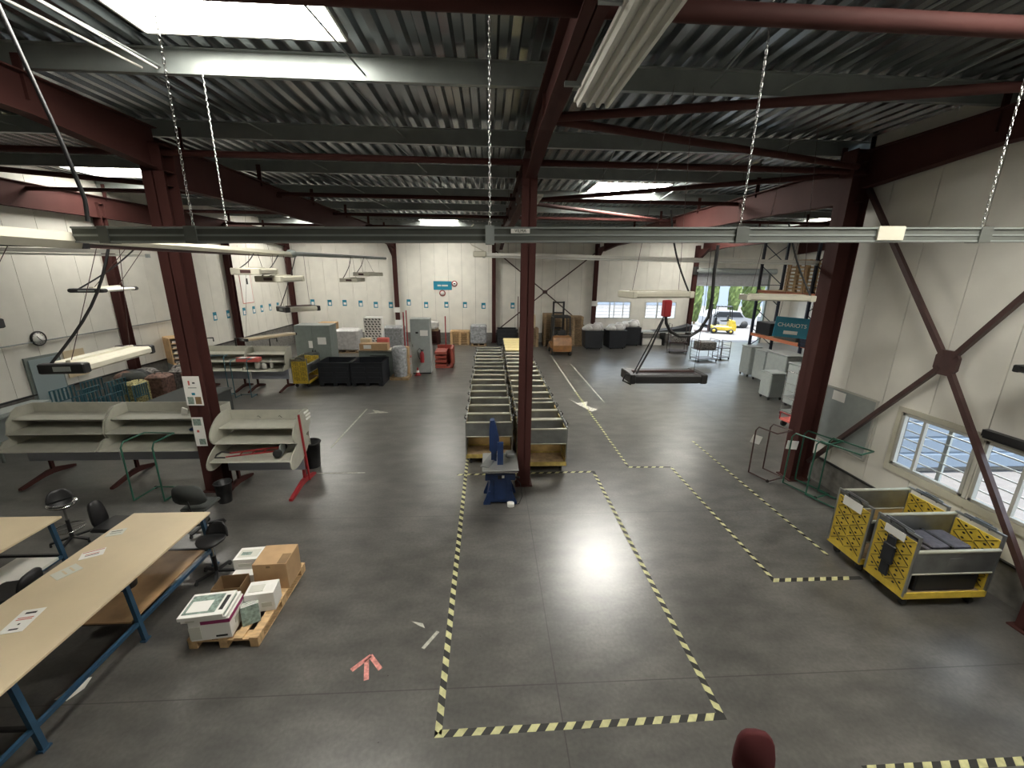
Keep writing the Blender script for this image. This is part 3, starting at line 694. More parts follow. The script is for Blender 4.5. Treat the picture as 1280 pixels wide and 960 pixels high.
# notices on the steel column
def notice(x0, x1, z0, z1, label, marks, y=8.17, rz=0):
    t = thing('column_notice', label, 'notice', ((x0 + x1) / 2, y, (z0 + z1) / 2), rz, 'notices on the left steel column'); w_, h_ = (x1 - x0), (z1 - z0)
    a = MB(); a.box(-w_ / 2, w_ / 2, -.004, 0, -h_ / 2, h_ / 2); a.build('sheet', 'paper', t)
    for (u0, u1, v0, v1, mm) in marks:
        b = MB(); b.box(-w_ / 2 + w_ * u0, -w_ / 2 + w_ * u1, -.006, -.004, -h_ / 2 + h_ * v0, -h_ / 2 + h_ * v1); b.build('picture', mm, t)
    return t
notice(-6.0, -5.68, 1.93, 2.53, 'large white notice with drawings taped on the left steel column', [(.1, .45, .05, .3, 'green_print'), (.55, .9, .05, .3, 'card_dark'), (.4, .6, .36, .44, 'teal'), (.25, .75, .6, .62, 'ink'), (.3, .4, .7, .85, 'ink_red'), (.55, .7, .75, .8, 'ink')])
notice(-5.98, -5.76, 1.06, 1.68, 'smaller white notice with green pictures lower on the left steel column', [(.12, .8, .72, .95, 'green_print'), (.3, .5, .48, .56, 'ink_red'), (.35, .9, .05, .25, 'green_print')])

# ================================================================== GREEN TUBE TROLLEYS
def tube_trolley(loc, rz, label, m='green_frame', W=.55, D=.5, Hh=1.2, wheels=False, name='tube_trolley', group='nesting tube frame trolleys'):
    t = thing(name, label, 'trolley', loc, rz, group)
    for s in (-1, 1):
        a = MB(); a.tube([(s * W / 2, -D / 2, .03), (s * W / 2, -D / 2, Hh - .1), (s * W / 2 * .98, -D / 2 + .06, Hh), (s * W / 2, D / 2, Hh), ], .016); a.build('side_frame', m, t)
        b = MB(); b.tube([(s * W / 2, -D / 2, .04), (s * W / 2, D / 2, .04)], .016); b.build('runner', m, t)
    a = MB(); a.tube([(-W / 2, D / 2, Hh), (W / 2, D / 2, Hh)], .016); a.build('top_rail', m, t)
    a = MB(); a.tube([(-W / 2, D / 2, .04), (W / 2, D / 2, .04)], .016); a.build('base_rail', m, t)
    for s in (-1, 1): a = MB(); a.lathe([(0, -.015), (.035, -.012), (.035, .012), (0, .015)], (s * W / 2, D / 2 - .02, .036), 12, 'x'); a.build('wheel', 'black_rubber', t)
    return t
tube_trolley((-6.83, 8.08, 0), -.06, 'green tube trolley in front of the middle sorting desk', W=.62, D=.55, Hh=1.28)
tube_trolley((7.12, 7.3, 0), PI + .35, 'green tube trolley by the whiteboard, nearest to the yellow carts', W=.42, D=.78, Hh=1.3)
tube_trolley((6.98, 7.86, 0), PI + .35, 'green tube trolley with a white sheet, nested behind the nearest one', W=.42, D=.72, Hh=1.25)
tube_trolley((6.50, 8.5, 0), PI + .35, 'dark grey tube trolley at the foot of the right steel column', 'brace_steel', W=.5, D=.5, Hh=1.2)
mb = MB(); mb.box(-.13, .13, -.004, .004, -.1, .1, Matrix.Rotation(.1, 3, 'Y')); o = mb.build('paper_sign', 'paper'); o.location = (6.76, 8.20, .92); tag(o, 'white sheet fixed on the green tube trolley', 'paper')
mb = MB(); mb.box(-.12, .12, -.004, .004, -.1, .1, Matrix.Rotation(.3, 3, 'Y')); o = mb.build('paper_sign', 'paper'); o.location = (6.28, 8.72, .84); tag(o, 'white sheet hanging on the dark tube trolley by the column', 'paper')

# ================================================================== LATTICE SIDED CARTS
def lattice_cart(name, label, group, frame='galv', sidem='galv', pan='yellow', full=True, base='yellow', L=1.25, W=.64, Hh=1.12, lid=None, z0=.17, drop=0.):
    t = thing(name, label, 'cart', (0, 0, 0), 0, group); x, y = L / 2, W / 2
    a = MB(); a.box(-x, x, -y, y, z0, z0 + .03)
    for s in (-1, 1): a.box(-x, x, s * y - .02 if s > 0 else -y, y if s > 0 else -y + .02, z0 + .03, z0 + .1); 
    a.box(-x, -x + .02, -y, y, z0 + .03, z0 + .1); a.box(x - .02, x, -y, y, z0 + .03, z0 + .1); a.build('base_tray', base, t)
    a = MB(); a.box(-x + .03, x - .03, -y + .03, y - .03, z0 + .03, z0 + .06); a.build('deck', 'wood_old', t)
    for s in (-1, 1):
        a = MB(); X = s * (x - .012)
        for yy in (-y + .015, y - .015): a.bar((X, yy, z0 + .03), (X, yy, Hh), .03)
        a.bar((X, -y, Hh), (X, y, Hh), .03); a.bar((X, -y + .12, Hh + .035), (X, y - .12, Hh + .035), .02)
        for yy in (-y + .12, y - .12): a.bar((X, yy, Hh), (X, yy, Hh + .035), .018)
        a.build('end_frame', frame, t)
        a = MB(); z1, z2 = z0 + .1, Hh - .09; p0, p1 = X - .008, X + .008
        a.m = 0; a.box(p0, p1, -y + .03, y - .03, z1, z2)
        rows = 4; hh = (z2 - z1) / rows; cols = 2; ww = (W - .1) / cols
        for r in range(rows):
            for c in range(cols):
                za, zb = z1 + r * hh + .01, z1 + (r + 1) * hh - .01; ya, yb = -y + .05 + c * ww + .01, -y + .05 + (c + 1) * ww - .01
                for q in (-1, 1):
                    e = p1 + .003 if q > 0 else p0 - .003
                    a.m = 1; a.bar((e, ya, za), (e, yb, zb), .007, .008, (1, 0, 0)); a.bar((e, yb, za), (e, ya, zb), .007, .008, (1, 0, 0))
                    a.m = 1; ym, zm = (ya + yb) / 2, (za + zb) / 2; e2 = e + .001 * q
                    for (dy, dz) in ((ww * .3, 0), (-ww * .3, 0), (0, hh * .3), (0, -hh * .3)):
                        n = 8; a._add([(e2, ym + dy + .022 * math.cos(2 * PI * k / n), zm + dz + .016 * math.sin(2 * PI * k / n)) for k in range(n)], [tuple(range(n))])
        a.m = 0; a.box(p0 - .004, p1 + .004, -y + .03, -y + .05, z1, z2); a.box(p0 - .004, p1 + .004, -.012, .012, z1, z2); a.box(p0 - .004, p1 + .004, y - .05, y - .03, z1, z2)
        a.build('end_panel', [pan, 'black'], t)
        if s < 0 or full:
            a = MB(); a.tube([(X - s * .0, -.12, Hh - .03), (X + s * .045, -.1, Hh + .03), (X + s * .045, .1, Hh + .03), (X, .12, Hh - .03)], .012, 6); a.build('handle', 'black', t)
    for s in (-1, 1):
        a = MB(); Y_ = s * (y - .012); HK = Hh; Hh = Hh - (drop if s < 0 else 0)
        a.box(-x + .03, x - .03, Y_ - .006, Y_ + .006, Hh - .38, Hh - .05); a.m = 1; a.tube([(-x + .02, Y_, Hh - .03), (x - .02, Y_, Hh - .03)], .027, 8); a.tube([(-x + .02, Y_, Hh - .39), (x - .02, Y_, Hh - .39)], .016, 6); a.m = 0
        a.box(-.1, .1, Y_ + s * .006, Y_ + s * .009, Hh - .28, Hh - .14)
        a.build('side_rail', [sidem, 'rail_tube'], t)
        if s > 0: b = MB(); b.box(-x + .03, x - .03, Y_ - .004, Y_ + .004, z0 + .1, Hh - .4); b.build('lower_board', 'gold_board', t)
        Hh = HK
    if lid:
        a = MB(); a.rbox(-x, x, -y, y, Hh + .04, Hh + .075, .01); a.build('lid', lid, t)
    for sx in (-1, 1):
        for sy in (-1, 1):
            a = MB(); c = (sx * (x - .12), sy * (y - .1)); a.lathe([(0, -.02), (.055, -.02), (.065, -.012), (.065, .012), (.055, .02), (0, .02)], (c[0], c[1], .065), 14, 'x')
            a.box(c[0] - .035, c[0] + .035, c[1] - .03, c[1] + .03, .13, z0); a.box(c[0] - .03, c[0] - .024, c[1] - .02, c[1] + .02, .06, .14); a.box(c[0] + .024, c[0] + .03, c[1] - .02, c[1] + .02, .06, .14); a.build('castor', 'black_rubber', t)
    return t
YC = 'yellow carts under the right windows'
c1 = freeze(lattice_cart('lattice_cart', 'yellow panelled cart holding a black bundle, nearest to the camera by the right wall', YC, drop=.19, Hh=1.16))
c1.location = (6.47, 4.86, 0)
c2 = dup(c1, (6.47, 5.58, 0), .0, 'empty yellow panelled cart standing behind the one with the black bundle'); 
c3 = dup(c1, (-7.45, 16.9, 0), PI / 2, 'yellow panelled cart in front of the tall grey cupboard')
c3['group'] = 'far carts'
# contents of near cart
t = thing('magazine_parcel', 'dark grey strapped parcel block lying in the nearest yellow cart', 'parcel', (6.5, 4.86, .233), .0)
a = MB(); a.rbox(-.33, .33, -.22, .22, .36, .66, .02); a.build('block', 'parcel', t)
a = MB(); a.rbox(-.45, .5, -.25, .25, .0, .36, .02); a.build('lower_stack', 'dark_plastic', t)
a = MB(); a.rbox(-.30, -.02, -.2, .2, .66, .71, .015); a.rbox(.02, .30, -.2, .2, .66, .70, .015); a.build('top_stack', 'parcel', t)
a = MB(); a.box(-.04, .0, -.225, .225, .36, .715); a.build('strap', 'black', t)
mb = MB(); mb.box(5.825, 5.832, 4.72, 5.02, .98, 1.1); tag(mb.build('cart_label', 'paper'), 'white label on the end panel of the nearest yellow cart', 'label')
mb = MB(); mb.box(5.823, 5.832, 5.42, 5.76, .97, 1.12); tag(mb.build('cart_label', 'paper'), 'white label on the end panel of the second yellow cart', 'label')
mb = MB(); mb.rbox(5.79, 5.825, 4.80, 4.93, .34, .98, .02); mb.rbox(5.78, 5.82, 4.77, 4.95, .55, .85, .02); tag(mb.build('black_pouch', 'dark_plastic'), 'black pouch hanging on the end panel of the nearest yellow cart', 'pouch')
# two rows of grey carts
G1 = 'left row of parked carts'; G2 = 'right row of parked carts'
base = freeze(lattice_cart('lattice_cart', 'front cart of the left row, right behind the blue band saw', G1, 'galv', 'galv', 'yellow_old', True, 'yellow_old', 1.13))
base.location = (0.0, 9.62, 0)
for i in range(1, 14):
    dup(base, (0.0 + .012 * ((i * 7) % 5 - 2), 9.62 + i * .672 + (.6 if i > 8 else 0), 0), .003 * ((i * 3) % 5 - 2), '%s cart counted from the blue band saw in the left row of parked carts' % ORD[i], G1)
base2 = dup(base, (1.25, 8.95 + .2, 0), 0, 'front cart of the right row, standing against the central column', G2)
for i in range(1, 13):
    dup(base, (1.27 + .012 * ((i * 5) % 5 - 2), 9.15 + i * .69 + (.25 if i > 2 else 0), 0), .003 * ((i * 3) % 5 - 2), '%s cart counted from the central column in the right row of parked carts' % ORD[i], G2)
lidc = freeze(lattice_cart('lattice_cart', 'cart with a pale yellow lid, first of the lidded ones in the right row', G2, 'galv', 'pale_yellow', 'pale_yellow', True, 'yellow_old', 1.13, lid='pale_yellow'))
lidc.location = (1.3, 18.45, 0)
for i in range(1, 5): dup(lidc, (1.3, 18.45 + i * .68, 0), 0, '%s lidded pale yellow cart at the far end of the right row' % ORD[i], G2)
mb = MB(); mb.box(1.62, 1.80, 9.6, 9.61, .95, 1.02); tag(mb.build('red_tag', 'bright_red'), 'red tag on the rail of a cart in the right row', 'tag')
o = bpy.data.objects['red_tag']; o.location = (0, .55, .06)

# ================================================================== BAND SAW
t = thing('band_saw', 'blue band saw with a grey steel table standing in front of the central column', 'band saw', (.22, 7.72, 0), 0)
a = MB(); a.prism([(-.27, .05), (.27, .05), (.20, .62), (-.20, .62)], -.22, .22, 'y'); a.box(-.30, .30, -.25, .25, .55, .68); a.build('body', 'saw_blue', t)
a = MB(); a.rbox(-.13, .13, -.235, -.22, .1, .55, .01); a.build('front_door', 'saw_blue', t)
for s in (-1, 1):
    for q in (-1, 1): a = MB(); a.prism([(s * .2, .0), (s * .34, .0), (s * .34, .05), (s * .24, .3), (s * .2, .3)], q * .22 - .02, q * .22 + .02, 'y'); a.build('foot', 'saw_blue', t)
a = MB(); a.rbox(-.36, .36, -.36, .46, .80, .825, .02); a.build('saw_table', 'steel_table', t)
a = MB(); a.tube([(-.24, -.40, .80), (.34, -.40, .80)], .014, 8); a.bar((-.34, -.38, .79), (.34, -.38, .79), .02); a.box(-.2, .2, -.2, .2, .68, .8); a.build('fence_rail', 'chrome', t)
a = MB(); a.box(-.30, -.12, -.25, .36, .826, .85, Matrix.Rotation(-.35, 3, 'Z')); a.rbox(.12, .32, .18, .40, .826, .92, .02); a.build('fence', 'galv', t)
a = MB(); a.tube([(.0, -.02, .74), (.0, -.02, 1.22)], .05, 12); a.box(-.06, .06, -.12, -.04, .78, 1.3); a.build('blade_guard', 'saw_blue', t)
a = MB(); a.prism([(-.22, 1.1), (-.12, 1.0), (-.02, 1.15), (-.02, 1.35), (-.08, 1.62), (-.12, 1.74), (-.20, 1.73), (-.22, 1.5)], -.02, .14, 'y'); a.build('upper_wheel_housing', 'saw_blue', t)
a = MB(); a.prism([(-.18, .76), (-.07, .76), (-.06, 1.5), (-.18, 1.5)], .06, .13, 'y'); a.build('frame_post', 'saw_blue', t)
a = MB(); a.box(.03, .08, -.252, -.25, .60, .66); a.build('switch_plate', 'paper', t)
a = MB(); a.tube([(.24, .0, .5), (.40, -.05, .5)], .02); a.box(-.05, .03, -.26, -.25, .58, .66); a.build('hand_wheel', 'black', t)
a = MB(); a.tube([(.27, .1, .45), (.42, .0, .35), (.46, -.1, .1), (.38, -.25, .02), (.22, -.3, .02)], .008, 6); a.build('power_cord', 'black', t)
mb = MB(); mb.rbox(.36, .50, 7.34, 7.46, 0, .1, .02); tag(mb.build('foot_pedal', 'paper'), 'pale foot pedal on the floor by the band saw', 'pedal')

# ================================================================== TRUNKING, TRACKS, PENDANT LAMPS
def chain(name, p, q, label, link=.05, r=.0035, w_=.010, parent=None):
    mb = MB(); p = Vector(p); q = Vector(q); d = q - p; L = d.length; d.normalize(); n = int(L / (link * .8)); u = Vector((1, 0, 0)) if abs(d.x) < .9 else Vector((0, 1, 0)); a = d.cross(u).normalized(); b = d.cross(a)
    for i in range(n):
        c = p + d * (i + .5) * L / n; s = a if i % 2 else b
        pts = [c + d * math.cos(k * PI / 3) * link / 2 + s * math.sin(k * PI / 3) * w_ for k in range(7)]
        mb.tube(pts, r, 4, False)
    o = mb.build(name, 'chrome', parent)
    if not parent: tag(o, label, 'chain', 'hanging chains')
    return o
z_at = lambda x: 4.91 + (x - .0) * .0165
t = thing('cable_trunking', 'grey cable trunking spanning the hall just in front of the camera, marked VILMA', 'trunking', (0, 4.0, 0))
a = MB(); x0, x1 = -3.56, 7.1
def tr_piece(mb, xa, xb, w_, h0, h1):
    za, zb = z_at(xa), z_at(xb)
    vs = [(xa, -w_, za + h0), (xa, w_, za + h0), (xa, w_, za + h1), (xa, -w_, za + h1), (xb, -w_, zb + h0), (xb, w_, zb + h0), (xb, w_, zb + h1), (xb, -w_, zb + h1)]
    mb._add(vs, [(3, 2, 1, 0), (4, 5, 6, 7), (0, 1, 5, 4), (1, 2, 6, 5), (2, 3, 7, 6), (3, 0, 4, 7)])
tr_piece(a, x0, x1, .045, -.062, .062); a.build('channel', 'trunk', t)
a = MB(); tr_piece(a, x0, x1, .056, .05, .066); tr_piece(a, x0, x1, .052, -.066, -.05); tr_piece(a, x0, x1, .05, -.012, .004); a.build('lip', 'purlin', t)
for xc, w_ in ((-2.58, .05), (-3.3, .04), (2.35, .06), (4.75, .06)): a = MB(); tr_piece(a, xc - w_, xc + w_, .062, -.07, .072); a.build('clamp', 'trunk', t)
a = MB(); tr_piece(a, -.03, .05, .065, -.08, .08); a.build('junction_box', 'light_grey', t)
a = MB(); tr_piece(a, 3.66, 3.92, .065, -.05, .075); a.build('feed_box', 'cream', t)
a = MB(); tr_piece(a, .20, .37, .058, .012, .05); lp = a.build('name_plate', 'paper', t)
text('lettering', 'VILMA', .038, 'ink', (.285, -.0605, z_at(.28) + .031), (PI / 2, -.0165, 0), lp, .0006)
for i, (xa, ya, za, zb) in enumerate(((-2.58, 4.0, 4.94, 7.2), (.01, 4.0, 4.99, 7.2), (2.35, 4.0, 5.02, 7.2), (4.75, 4.0, 5.06, 7.0))):
    chain('hanging_chain', (xa, ya, za), (xa, ya, zb), ['chain holding the trunking near its left end', 'chain holding the trunking beside the VILMA plate', 'chain holding the trunking over the hanging black lamp', 'chain holding the trunking in front of the right wall'][i])
chain('hanging_chain', (-3.6, 6.27, 4.95), (-3.6, 6.27, 6.95), 'chain holding the cream light track further back on the left')
mb = MB(); mb.tube([(-3.50, 4.06, 4.97), (-3.48, 4.06, 5.15), (-3.56, 4.06, 5.6), (-3.86, 4.06, 6.9), (-3.95, 4.06, 7.2)], .016, 8); tag(mb.build('black_cable', 'black'), 'thick black cable dropping from the roof to the trunking end', 'cable')
for i, (xa, xb) in enumerate(((-4.30, -4.75), (-4.12, -4.3))):
    mb = MB(); mb.tube([(xa, 6.24, 6.98), (xb, 3.45, 7.0)], .014, 6); tag(mb.build('roof_conduit', 'white'), ['white conduit crossing below the roof at the top left, outer one', 'white conduit under the roof beside the left skylight'][i], 'conduit')
# light track going away on the left
t = thing('light_track', 'long cream light track running away from the camera on the left', 'light track', (-3.62, 0, 0))
a = MB(); a.prism([(-.05, 4.74), (.05, 4.74), (.075, 4.80), (.05, 4.87), (-.05, 4.87), (-.075, 4.80)], 2.2, 4.02, 'y'); a.build('batten', 'cream', t)
a = MB(); a.box(-.05, .05, 4.03, 4.1, 4.74, 4.87); a.build('end_cap', 'black', t)
a = MB(); a.prism([(-.04, 4.79), (.04, 4.79), (.055, 4.83), (.03, 4.88), (-.03, 4.88), (-.055, 4.83)], 4.1, 8.1, 'y'); a.build('batten', 'cream', t)
a = MB(); a.bar((0, 4.1, 4.765), (0, 8.2, 4.80), .05, .03); a.build('contact_rail', 'brace_steel', t)
a = MB(); a.tube([(0, 8.1, 4.85), (.05, 15.2, 4.96)], .04); a.lathe([(.05, 8.05), (.07, 8.1), (.07, 8.25), (.05, 8.3)], (0, 0, 4.85), 12, 'y'); a.build('conduit', 'light_grey', t)
def batten(name, a_, b_, label, h=.09, w_=.10, m='white', grp='white fluorescent battens'):
    t = thing(name, label, 'light fitting', (0, 0, 0), 0, grp)
    m1 = MB(); m1.bar(a_, b_, w_, h * .55); m1.build('housing', m, t)
    A, B = Vector(a_), Vector(b_); d = (B - A).normalized(); dn = Vector((0, 0, -h * .5))
    m2 = MB(); m2.tube([A + d * .05 + dn, B - d * .05 + dn], .018, 8); m2.build('tube', 'glass_lamp', t)
    for P in (A + d * .03, B - d * .03): m3 = MB(); m3.cbox(P + dn * .8, (.05, .05, h * .7)); m3.build('end_piece', 'light_grey', t)
    return t
batten('light_batten', (-.13, 8.95, 4.92), (7.1, 8.95, 4.86), 'long white batten crossing the hall behind the central column', .1, .09)
bb_ = [o for o in bpy.data.objects if o.name.startswith('light_batten')][0]
for x in (.4, 2.3, 5.2): a = MB(); a.tube([(x, 8.95, 4.93), (x, 9.02, 6.95)], .003, 5); a.build('suspension_wire', 'brace_steel', bb_)
mb = MB(); mb.rbox(-.32, -.05, 8.87, 9.03, 4.86, 4.98, .02); mb.tube([(-.1, 8.95, 4.98), (-.35, 8.95, 5.1), (-.5, 8.95, 5.3), (-.3, 8.95, 5.5)], .012, 6); tag(mb.build('batten_end_box', 'cream'), 'cream end box of the white batten with a looping cable', 'junction box')
batten('light_batten', (-12.2, 8.0, 4.86), (-6.0, 8.0, 4.84), 'bright white batten in front of the left wall', .13, .09)
mb = MB(); mb.box(-12.2, -6.0, 7.94, 8.06, 4.90, 5.0); tag(mb.build('batten_shade_strip', 'trunk'), 'grey strip standing for the shaded body above the white batten on the left', 'shade strip')  # dark strip added for the shade on the batten body
for s, nm in ((3.0, 'ribbed white light panel under the central roof beam, cut by the top edge'), (10.6, 'ribbed white light panel under the central roof beam, further back')):
    t = thing('strip_luminaire', nm, 'light panel', (0, s, 0), 0, 'ribbed light panels under the roof beam')
    a = MB(); a.box(.90, 1.30, 0, 1.95 if s < 5 else 2.2, 6.32, 6.36); a.build('reflector', 'white', t); a = MB(); a.box(.74, .92, .3, .34, 6.34, 6.38); a.box(.74, .92, 1.6, 1.64, 6.34, 6.38); a.build('bracket', 'purlin', t)
    for k in range(4): a = MB(); a.prism([(.92 + .1 * k, 6.32), (.98 + .1 * k, 6.32), (.965 + .1 * k, 6.27), (.935 + .1 * k, 6.27)], .0, 1.93 if s < 5 else 2.18, 'y'); a.build('tube', 'white', t)
# pendant lamps
def lamp(c, rz, top, label, track_z, track_dx=0, L=1.0, W=.38, endm='black', body='cream', cable=True, m_under='glass_lamp', th=.085, wires=True):
    """c: centre of the body, long axis along local y"""
    t = thing('pendant_lamp', label, 'lamp', c, rz, 'flat pendant work lamps')
    a = MB(); a.rbox(-W / 2, W / 2, -L / 2, L / 2, 0, th, .02); a.build('housing', body, t)
    a = MB(); a.rbox(-W / 2 - .004, W / 2 + .004, -L / 2 - .03, -L / 2 + .06, -.006, th + .006, .01); e1 = a.build('end_cap', endm, t)
    a = MB(); a.box(-.06, .08, -L / 2 - .033, -L / 2 - .03, .02, th - .02); a.build('vent', 'light_grey' if endm == 'black' else 'brace_steel', e1)
    a = MB(); a.rbox(-W / 2 - .004, W / 2 + .004, L / 2 - .06, L / 2 + .01, -.006, th + .006, .01); a.build('end_cap', endm, t)
    a = MB(); a.box(-W / 2 + .03, W / 2 - .03, -L / 2 + .08, L / 2 - .08, -.006, 0); a.build('diffuser', m_under, t)
    a = MB(); a.box(-.02, .02, -L / 2 + .07, L / 2 - .07, th, th + .02); a.build('spine', 'brace_steel' if top == 'dark' else 'cream', t)
    h = track_z - c[2]; cs, sn = math.cos(-rz), math.sin(-rz); ax, ay = track_dx * cs, track_dx * sn
    for (py, qy) in ((-L / 2 + .1, -.15), (L / 2 - .1, .15)) if wires else ():
        a = MB(); a.tube([(0, py, th), (ax, ay + qy, h)], .0035, 5); a.build('suspension_wire', 'brace_steel', t)
    if cable:
        h = min(h, 1.2); a = MB(); pts = []
        for k in range(9):
            f = k / 8; pts.append((-W / 2 + .05 + (ax + W / 2 - .05) * f + (.10 if L > .9 else .04) * math.sin(f * PI), (-L / 2 + .02) * (1 - f) + ay * f, th * .6 + (h - th * .6) * f))
        a.tube(pts, .014 if L > .9 else .008, 6); a.build('cable', 'black', t)
    return t
lamp((-4.05, 4.5, 3.62), .12, 'pale', 'cream pendant lamp with a black end, hanging low over the left sorting desks', 4.76, .3, 1.0, .37)
lamp((2.27, 5.15, 3.24), PI / 2, 'dark', 'black pendant lamp hanging low above the aisle with a cable loop', 4.95, -.1, .96, .40, 'black', 'black', False, 'black', .11, False)
mb = MB(); mb.tube([(1.85, 5.05, 3.32), (1.72, 5.0, 3.36), (1.70, 5.0, 3.27), (1.80, 5.0, 3.22), (1.86, 5.05, 3.3), (2.02, 5.0, 3.7), (2.14, 5.0, 4.05)], .012, 8); mb.tube([(1.84, 5.05, 3.34), (2.14, 5.0, 4.08)], .008, 6); mb.tube([(2.66, 5.1, 3.35), (2.66, 5.05, 4.1), (2.6, 4.95, 4.9)], .003, 5); tag(mb.build('lamp_cord', 'black'), 'short looped cord at the left end of the low black lamp', 'cord')
mb = MB()
pts = [(2.16, 5.0, 4.12), (2.18, 5.0, 4.0), (2.24, 5.0, 3.9), (2.36, 5.0, 3.84), (2.5, 5.0, 3.84), (2.62, 5.0, 3.92), (2.70, 5.0, 4.08), (2.72, 5.0, 4.3), (2.70, 5.0, 4.6), (2.70, 5.0, 4.92)]
mb.tube(pts, .02, 8); tag(mb.build('supply_cable', 'black'), 'thick black cable looping down from the trunking to the red socket', 'cable')
mb = MB(); mb.rbox(2.12, 2.21, 4.95, 5.05, 4.08, 4.28, .01); tag(mb.build('power_socket', 'bright_red'), 'red hanging power socket on the black cable loop', 'socket')
lamp((2.45, 6.1, 4.25), PI / 2 + .25, 'pale', 'cream pendant lamp with dark top strip, above the low black one', 6.95, .1, 1.0, .40, 'cream', 'cream')
lamp((-3.68, 8.35, 3.8), -.75, 'dark', 'cream topped pendant lamp hanging turned at an angle before the far left corner', 4.82, .05, .62, .42, 'black', 'cream')
lamp((-3.55, 6.75, 4.5), .1, 'pale', 'small cream pendant lamp close below the left track, nearest of three', 4.8, 0, .7, .38, 'cream', 'cream')
lamp((-3.5, 7.4, 4.38), -.1, 'pale', 'cream pendant lamp just behind the nearest one below the left track', 4.8, 0, .7, .42, 'cream', 'cream')
lamp((-3.5, 11.2, 4.28), .05, 'pale', 'cream pendant lamp far back below the left conduit', 4.88, 0, .8, .42, 'cream', 'cream')
lamp((-3.2, 11.6, 4.42), -.2, 'pale', 'cream pendant lamp hung slightly higher at the far end of the conduit', 4.88, -.1, .8, .42, 'cream', 'cream')
lamp((-4.25, 4.95, 4.33), .2, 'pale', 'thin white pendant lamp seen edge on near the clock', 4.78, .4, .6, .30, 'black', 'white', th=.03)
lamp((-5.12, 4.25, 3.98), .0, 'dark', 'dark end of a pendant lamp at the left edge of the picture', 4.84, .6, .5, .38, 'black', 'black')
lamp((7.1, 4.5, 3.40), .0, 'dark', 'black pendant lamp at the right edge in front of the wall brace', 5.0, -.3, .9, .40, 'black', 'black')
lamp((4.75, 6.75, 4.18), PI / 2 - .2, 'pale', 'cream pendant lamp hanging before the pallet rack', 6.95, 0, 1.0, .36, 'cream', 'cream')
lamp((-8.1, 15.7, 2.1), -.55, 'pale', 'tan topped lamp with a black end hanging low before the tall grey cupboard', 6.95, 0, 1.9, .4, 'black', 'wood_top', False)

# ================================================================== WALL ITEMS
t = thing('wall_clock', 'round white wall clock with a black rim on the left wall', 'clock', (XL + .02, 12.07, 2.63), 0)
a = MB(); a.lathe([(0, 0), (.2, 0), (.2, .045), (.175, .05), (.175, .03), (0, .03)], n=32, axis='x'); a.build('rim', 'black', t)
a = MB(); a.lathe([(0, .031), (.174, .031), (.174, .034), (0, .034)], n=32, axis='x'); f = a.build('dial', 'paper', t)
for k in range(12):
    A = 2 * PI * k / 12; b = MB(); b.bar((.036, math.cos(A) * .135, math.sin(A) * .135), (.036, math.cos(A) * .16, math.sin(A) * .16), .010, .004); b.build('hour_mark', 'ink', f)
for A, l in ((-.9, .12), (2.1, .08)): a = MB(); a.bar((.04, 0, 0), (.04, math.cos(A) * l, math.sin(A) * l), .012, .004); a.build('hand', 'ink', t)
mb = MB(); mb.box(XL + .01, XL + .04, 12.62, 13.25, 1.35, 2.15); tag(mb.build('wooden_board', 'wood_top'), 'tan board leaning on the left wall beside the blue grey door', 'board')
mb = MB(); mb.tube([(XL + .04, YB, 2.46), (XL + .04, 17.5, 2.58), (XL + .04, 17.5, 1.5)], .018, 8); tag(mb.build('wall_conduit', 'purlin'), 'thin metal conduit running along the left wall past the clock', 'conduit')
mb = MB(); mb.tube([(XL + .04, 17.75, 2.6), (XL + .04, 17.75, 1.5)], .015, 8); tag(mb.build('wall_conduit', 'purlin'), 'short upright conduit on the left wall above the wooden organiser', 'conduit')
def sticker(p, ax, i, label, grp):
    t = thing('wall_sticker', label, 'sticker', p, 0, grp); w_, h_ = .26, .38
    def B(u0, u1, v0, v1, d0, d1):
        b = MB()
        if ax == 'x': b.box(d0, d1, u0, u1, v0, v1)
        else: b.box(u0, u1, -d1, -d0, v0, v1)
        return b
    B(-w_ / 2, w_ / 2, -h_ / 2, h_ / 2, 0, .003).build('backing', 'teal', t)
    B(-.07, .09, -.15 + .02 * (i % 3), .04, .003, .005).build('white_print', 'paper', t)
    return t
for i, y in enumerate((18.65, 19.75, 20.75, 22.1, 23.0, 23.8, 24.7, 25.6)):
    sticker((XL + .003, y, 2.42), 'x', i, '%s teal sticker on the left wall, counted from the steel column to the corner' % ORD[i], 'teal stickers on the left wall')
for i, (px, z) in enumerate(zip((-11.2, -10.13, -9.2, -8.2, -7.25, -6.3, -5.15, -4.05, -2.75, -1.55, -.35, 1.55), (2.5, 2.48, 2.48, 2.45, 2.38, 2.38, 2.55, 2.4, 2.42, 2.42, 2.37, 2.4))):
    sticker((px, YF - .003, z), 'y', i, '%s teal and white sticker on the far wall, counted from the left corner' % ORD[i], 'teal stickers on the far wall')
t = thing('wall_notice', 'white notice with a thin red frame on the left wall near the corner', 'notice', (XL + .01, 22.6, 3.55), 0)
a = MB(); a.box(0, .004, -.5, .5, -.75, .75); a.build('frame', 'ink_red', t); a = MB(); a.box(.004, .006, -.47, .47, -.72, .72); a.build('sheet', 'paper', t); a = MB(); a.box(.006, .008, .05, .2, .2, .5); a.build('print', 'ink', t)
t = thing('wall_sign', 'teal sign on the far wall between two posts', 'sign', (-2.95, YF - .01, 3.63), 0)
a = MB(); a.box(-.58, .58, -.01, 0, -.27, .27); a.build('board', 'teal', t)
a = MB(); a.box(-.33, -.10, -.013, -.01, -.05, .05); a.box(-.05, .33, -.013, -.01, -.05, .05); a.build('faded_print', 'paper_grey', t)
